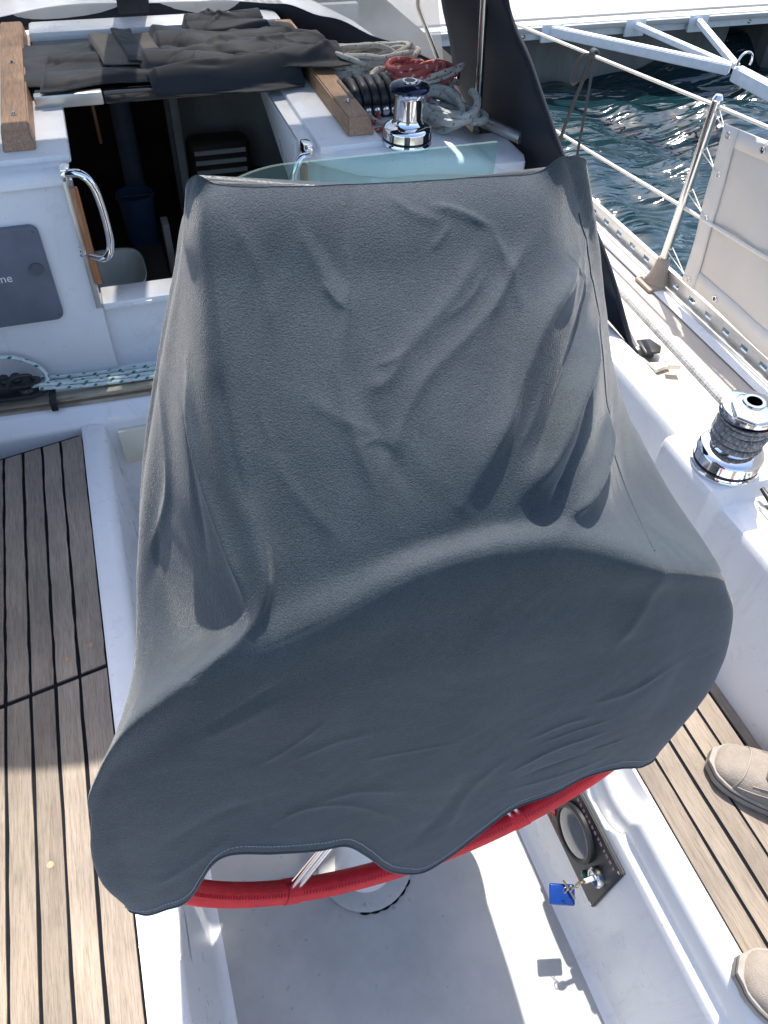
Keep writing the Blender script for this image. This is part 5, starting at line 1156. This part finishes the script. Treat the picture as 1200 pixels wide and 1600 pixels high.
# frame
tube('frame_leg', [(.921, 1.88, .925), (.902, 1.885, 1.225), (.85, 1.80, 1.42), (.815, 1.72, 1.50)], .0095, 'steel', sh, 14)
lathe('leg_foot', [(.020, 0), (.020, .004), (.012, .010), (.012, .030)], (.921, 1.88, .916), 'steel', sh, 20)
tube('strut', [(.905, 2.145, 1.03), (.856, 2.185, 1.143), (.775, 2.09, 1.575)], .006, 'steel', sh, 10)
box('toggle', (.925, 2.06, 1.0), (.94, 2.075, 1.035), 'chrome', sh, .003)
tube('snap_hook', [(.935 + .006 * math.cos(a), 1.86, 1.165 + .014 * math.sin(a)) for a in np.linspace(0, 6.28, 16, endpoint=False)], .002, 'chrome', sh, 6, True)
tag(tube('grey_pipe', [(.895, 1.84, .985), (.965, 1.725, .975)], .0135, 'alu', None, 18), 'grey pipe lying along the foot of the sprayhood wing', 'pipe')
tube('tie_strap', [(1.048, 1.20, .685), (1.06, 1.17, .665), (1.08, 1.14, .64)], .004, 'grey_strap', sh, 6)
box('buckle', (1.000, 1.335, .80), (1.010, 1.35, .83), 'black', sh, .002)
# fairlead block on side deck by the wing tip
fl = thing('fairlead_block', (1.15, 1.23, .62), 'small black fairlead block on the side deck by the wing tip', 'block')
box('car', (1.12, 1.19, .622), (1.165, 1.285, .636), 'alu', fl, .003, 2, Matrix.Rotation(R(8), 3, 'Z'))
lathe('sheave', [(.020, 0), (.014, .008), (.020, .016)], (1.135, 1.25, .636), 'black', fl, 24)
prism('cheek', [(1.115, 1.225), (1.15, 1.22), (1.165, 1.24), (1.155, 1.275), (1.12, 1.28)], 2, .653, .659, 'black', fl, .002)
lathe('roller', [(.009, 0), (.009, .03)], (1.15, 1.185, .645), 'cream', fl, 16, (1, -.4, 0))

# ================================================================== GUARD RAIL
SX = 1.352
sn = thing('stanchion', (SX, 1.54, .62), 'stainless stanchion with taupe rubber boot on the starboard rail', 'stanchion')
tube('post', [(SX, 1.542, .64), (SX + .002, 1.540, 1.095)], .0115, 'steel', sn, 16)
lathe('cap', [(.0115, 0), (.0125, .003), (.008, .012)], (SX + .002, 1.540, 1.094), 'steel', sn, 16)
lathe('boot', [(.034, 0), (.033, .010), (.026, .025), (.019, .055), (.016, .075), (.0135, .078)], (SX, 1.542, .624), 'boot', sn, 28)
box('foot', (SX - .045, 1.505, .6215), (SX + .03, 1.580, .631), 'boot', sn, .004)
zU = lambda y: 1.083 - (y - 1.54) * .095
zL = lambda y: .842 - (y - 1.54) * .088
def lifeline(label, zf):
    P = [(SX + .003 - .02 * max(0, y - 2.2), y, zf(y) - .006 * math.sin(math.pi * max(0, min(1, (y - 1.54) / 1.9)))) for y in np.linspace(-1.0, 4.2, 60)]
    tag(tube('lifeline', P, .0046, 'wire', None, 8), label, 'lifeline', 'starboard lifelines')
lifeline('upper white lifeline along the starboard rail', zU)
lifeline('lower white lifeline through the middle of the stanchion', zL)
wcl = thing('weather_cloth', (SX, .8, .66), 'white weather cloth laced to the starboard rail aft of the stanchion', 'weather cloth')
def wc_pt(t, h, off=0):
    y = 1.488 - t * 2.2 - .035 * (1 - h) * (1 - t)
    z = .685 + h * (1.062 - .685) + (zU(y) - 1.088) * h
    return (SX + .006 + off + .010 * math.sin(t * 14) * math.sin(h * math.pi) + .004 * math.sin(t * 31 + h * 5) + .003 * math.sin(t * 70 + h * 9) * math.sin(h * math.pi), y, z)
tt = np.linspace(0, 1, 110); hh_ = np.linspace(0, 1, 24)
grid('cloth', [[wc_pt(t, h) for t in tt] for h in hh_], 'cloth', wcl, solid=.002)
grid('hem', [[wc_pt(t, h, -.0022) for t in np.linspace(0, 1, 110)] for h in (.90, .95, 1.0)], 'cloth_hem', wcl, solid=.0015)
grid('hem', [[wc_pt(t, h, -.0022) for t in np.linspace(0, 1, 110)] for h in (0, .06, .12)], 'cloth_hem', wcl, solid=.0015)
grid('hem', [[wc_pt(t, h, -.0040) for t in np.linspace(0, .022, 5)] for h in np.linspace(0, 1, 20)], 'cloth_hem', wcl, solid=.0015)
def eyelet(t, h):
    p = wc_pt(t, h, -.005)
    tube('eyelet', [(p[0], p[1] + .0065 * math.cos(a), p[2] + .0065 * math.sin(a)) for a in np.linspace(0, 2 * math.pi, 14, endpoint=False)], .0018, 'steel', wcl, 6, True)
    lathe('eyelet_hole', [(.005, -.0005), (.005, .0005)], (p[0] + .0015, p[1], p[2]), 'black', wcl, 12, (1, 0, 0))
    return p
for h in (.03, .45, .72, .95):
    p = eyelet(.010, h)
    tube('lashing', [p, (SX - .004, 1.535, p[2] + .03), (SX + .014, 1.548, p[2] + .035), (p[0] - .002, p[1], p[2] - .002)], .0013, 'wire', wcl, 6, n=5)
for k in range(9):
    p = eyelet(.06 + k * .105, .95)
    tube('lashing', [p, (SX + .0, p[1] - .01, p[2] + .022), (SX + .012, p[1] - .015, p[2] + .03)], .0013, 'wire', wcl, 6, n=4)
    p = eyelet(.06 + k * .105, .05)
    tube('lashing', [p, (SX + .012, p[1] - .012, p[2] - .03)], .0010, 'wire', wcl, 6)
seamp = [wc_pt(.36, h, -.003) for h in np.linspace(.02, .98, 12)]
tube('cloth_seam', seamp, .0022, 'cloth_hem', wcl, 6)

ls = thing('webbing_strap', (SX, 2.084, 1.03), 'dark webbing strap knotted on the upper lifeline with loop and tails hanging', 'strap')
zt_ = zU(2.084)
for k in range(3): tube('knot', [(SX + .003 + .0095 * math.cos(a), 2.084 + .006 * (k - 1) + .003 * math.sin(a), zt_ + .0095 * math.sin(a)) for a in np.linspace(0, 2 * math.pi, 16, endpoint=False)], .0042, 'grey_strap', ls, 8, True)
def ribbon(name, P, wd, m, parent, tw=0):
    P = smooth_path(P, 8); T = np.gradient(P, axis=0); T /= np.linalg.norm(T, axis=1)[:, None]
    G = []
    for i, p in enumerate(P):
        s_ = np.cross(T[i], (math.sin(tw + i * .03), .4, .2)); s_ /= np.linalg.norm(s_); G.append([tuple(p - s_ * wd / 2), tuple(p), tuple(p + s_ * wd / 2)])
    return grid(name, G, m, parent, solid=.0015)
ribbon('loop', [(SX, 2.084, zt_), (SX - .010, 2.12, zt_ - .015), (SX - .012, 2.155, zt_ - .065), (SX - .010, 2.15, zt_ - .095), (SX - .006, 2.125, zt_ - .08), (SX - .002, 2.095, zt_ - .02)], .010, 'grey_strap', ls)
ribbon('tail', [(SX, 2.086, zt_), (SX - .008, 2.10, zt_ - .08), (SX - .015, 2.125, zt_ - .18), (SX - .02, 2.15, zt_ - .31)], .011, 'grey_strap', ls, .6)
ribbon('tail', [(SX, 2.076, zt_), (SX - .004, 2.06, zt_ - .10), (SX - .006, 2.05, zt_ - .22), (SX - .006, 2.04, zt_ - .36)], .009, 'grey_strap', ls, 1.2)
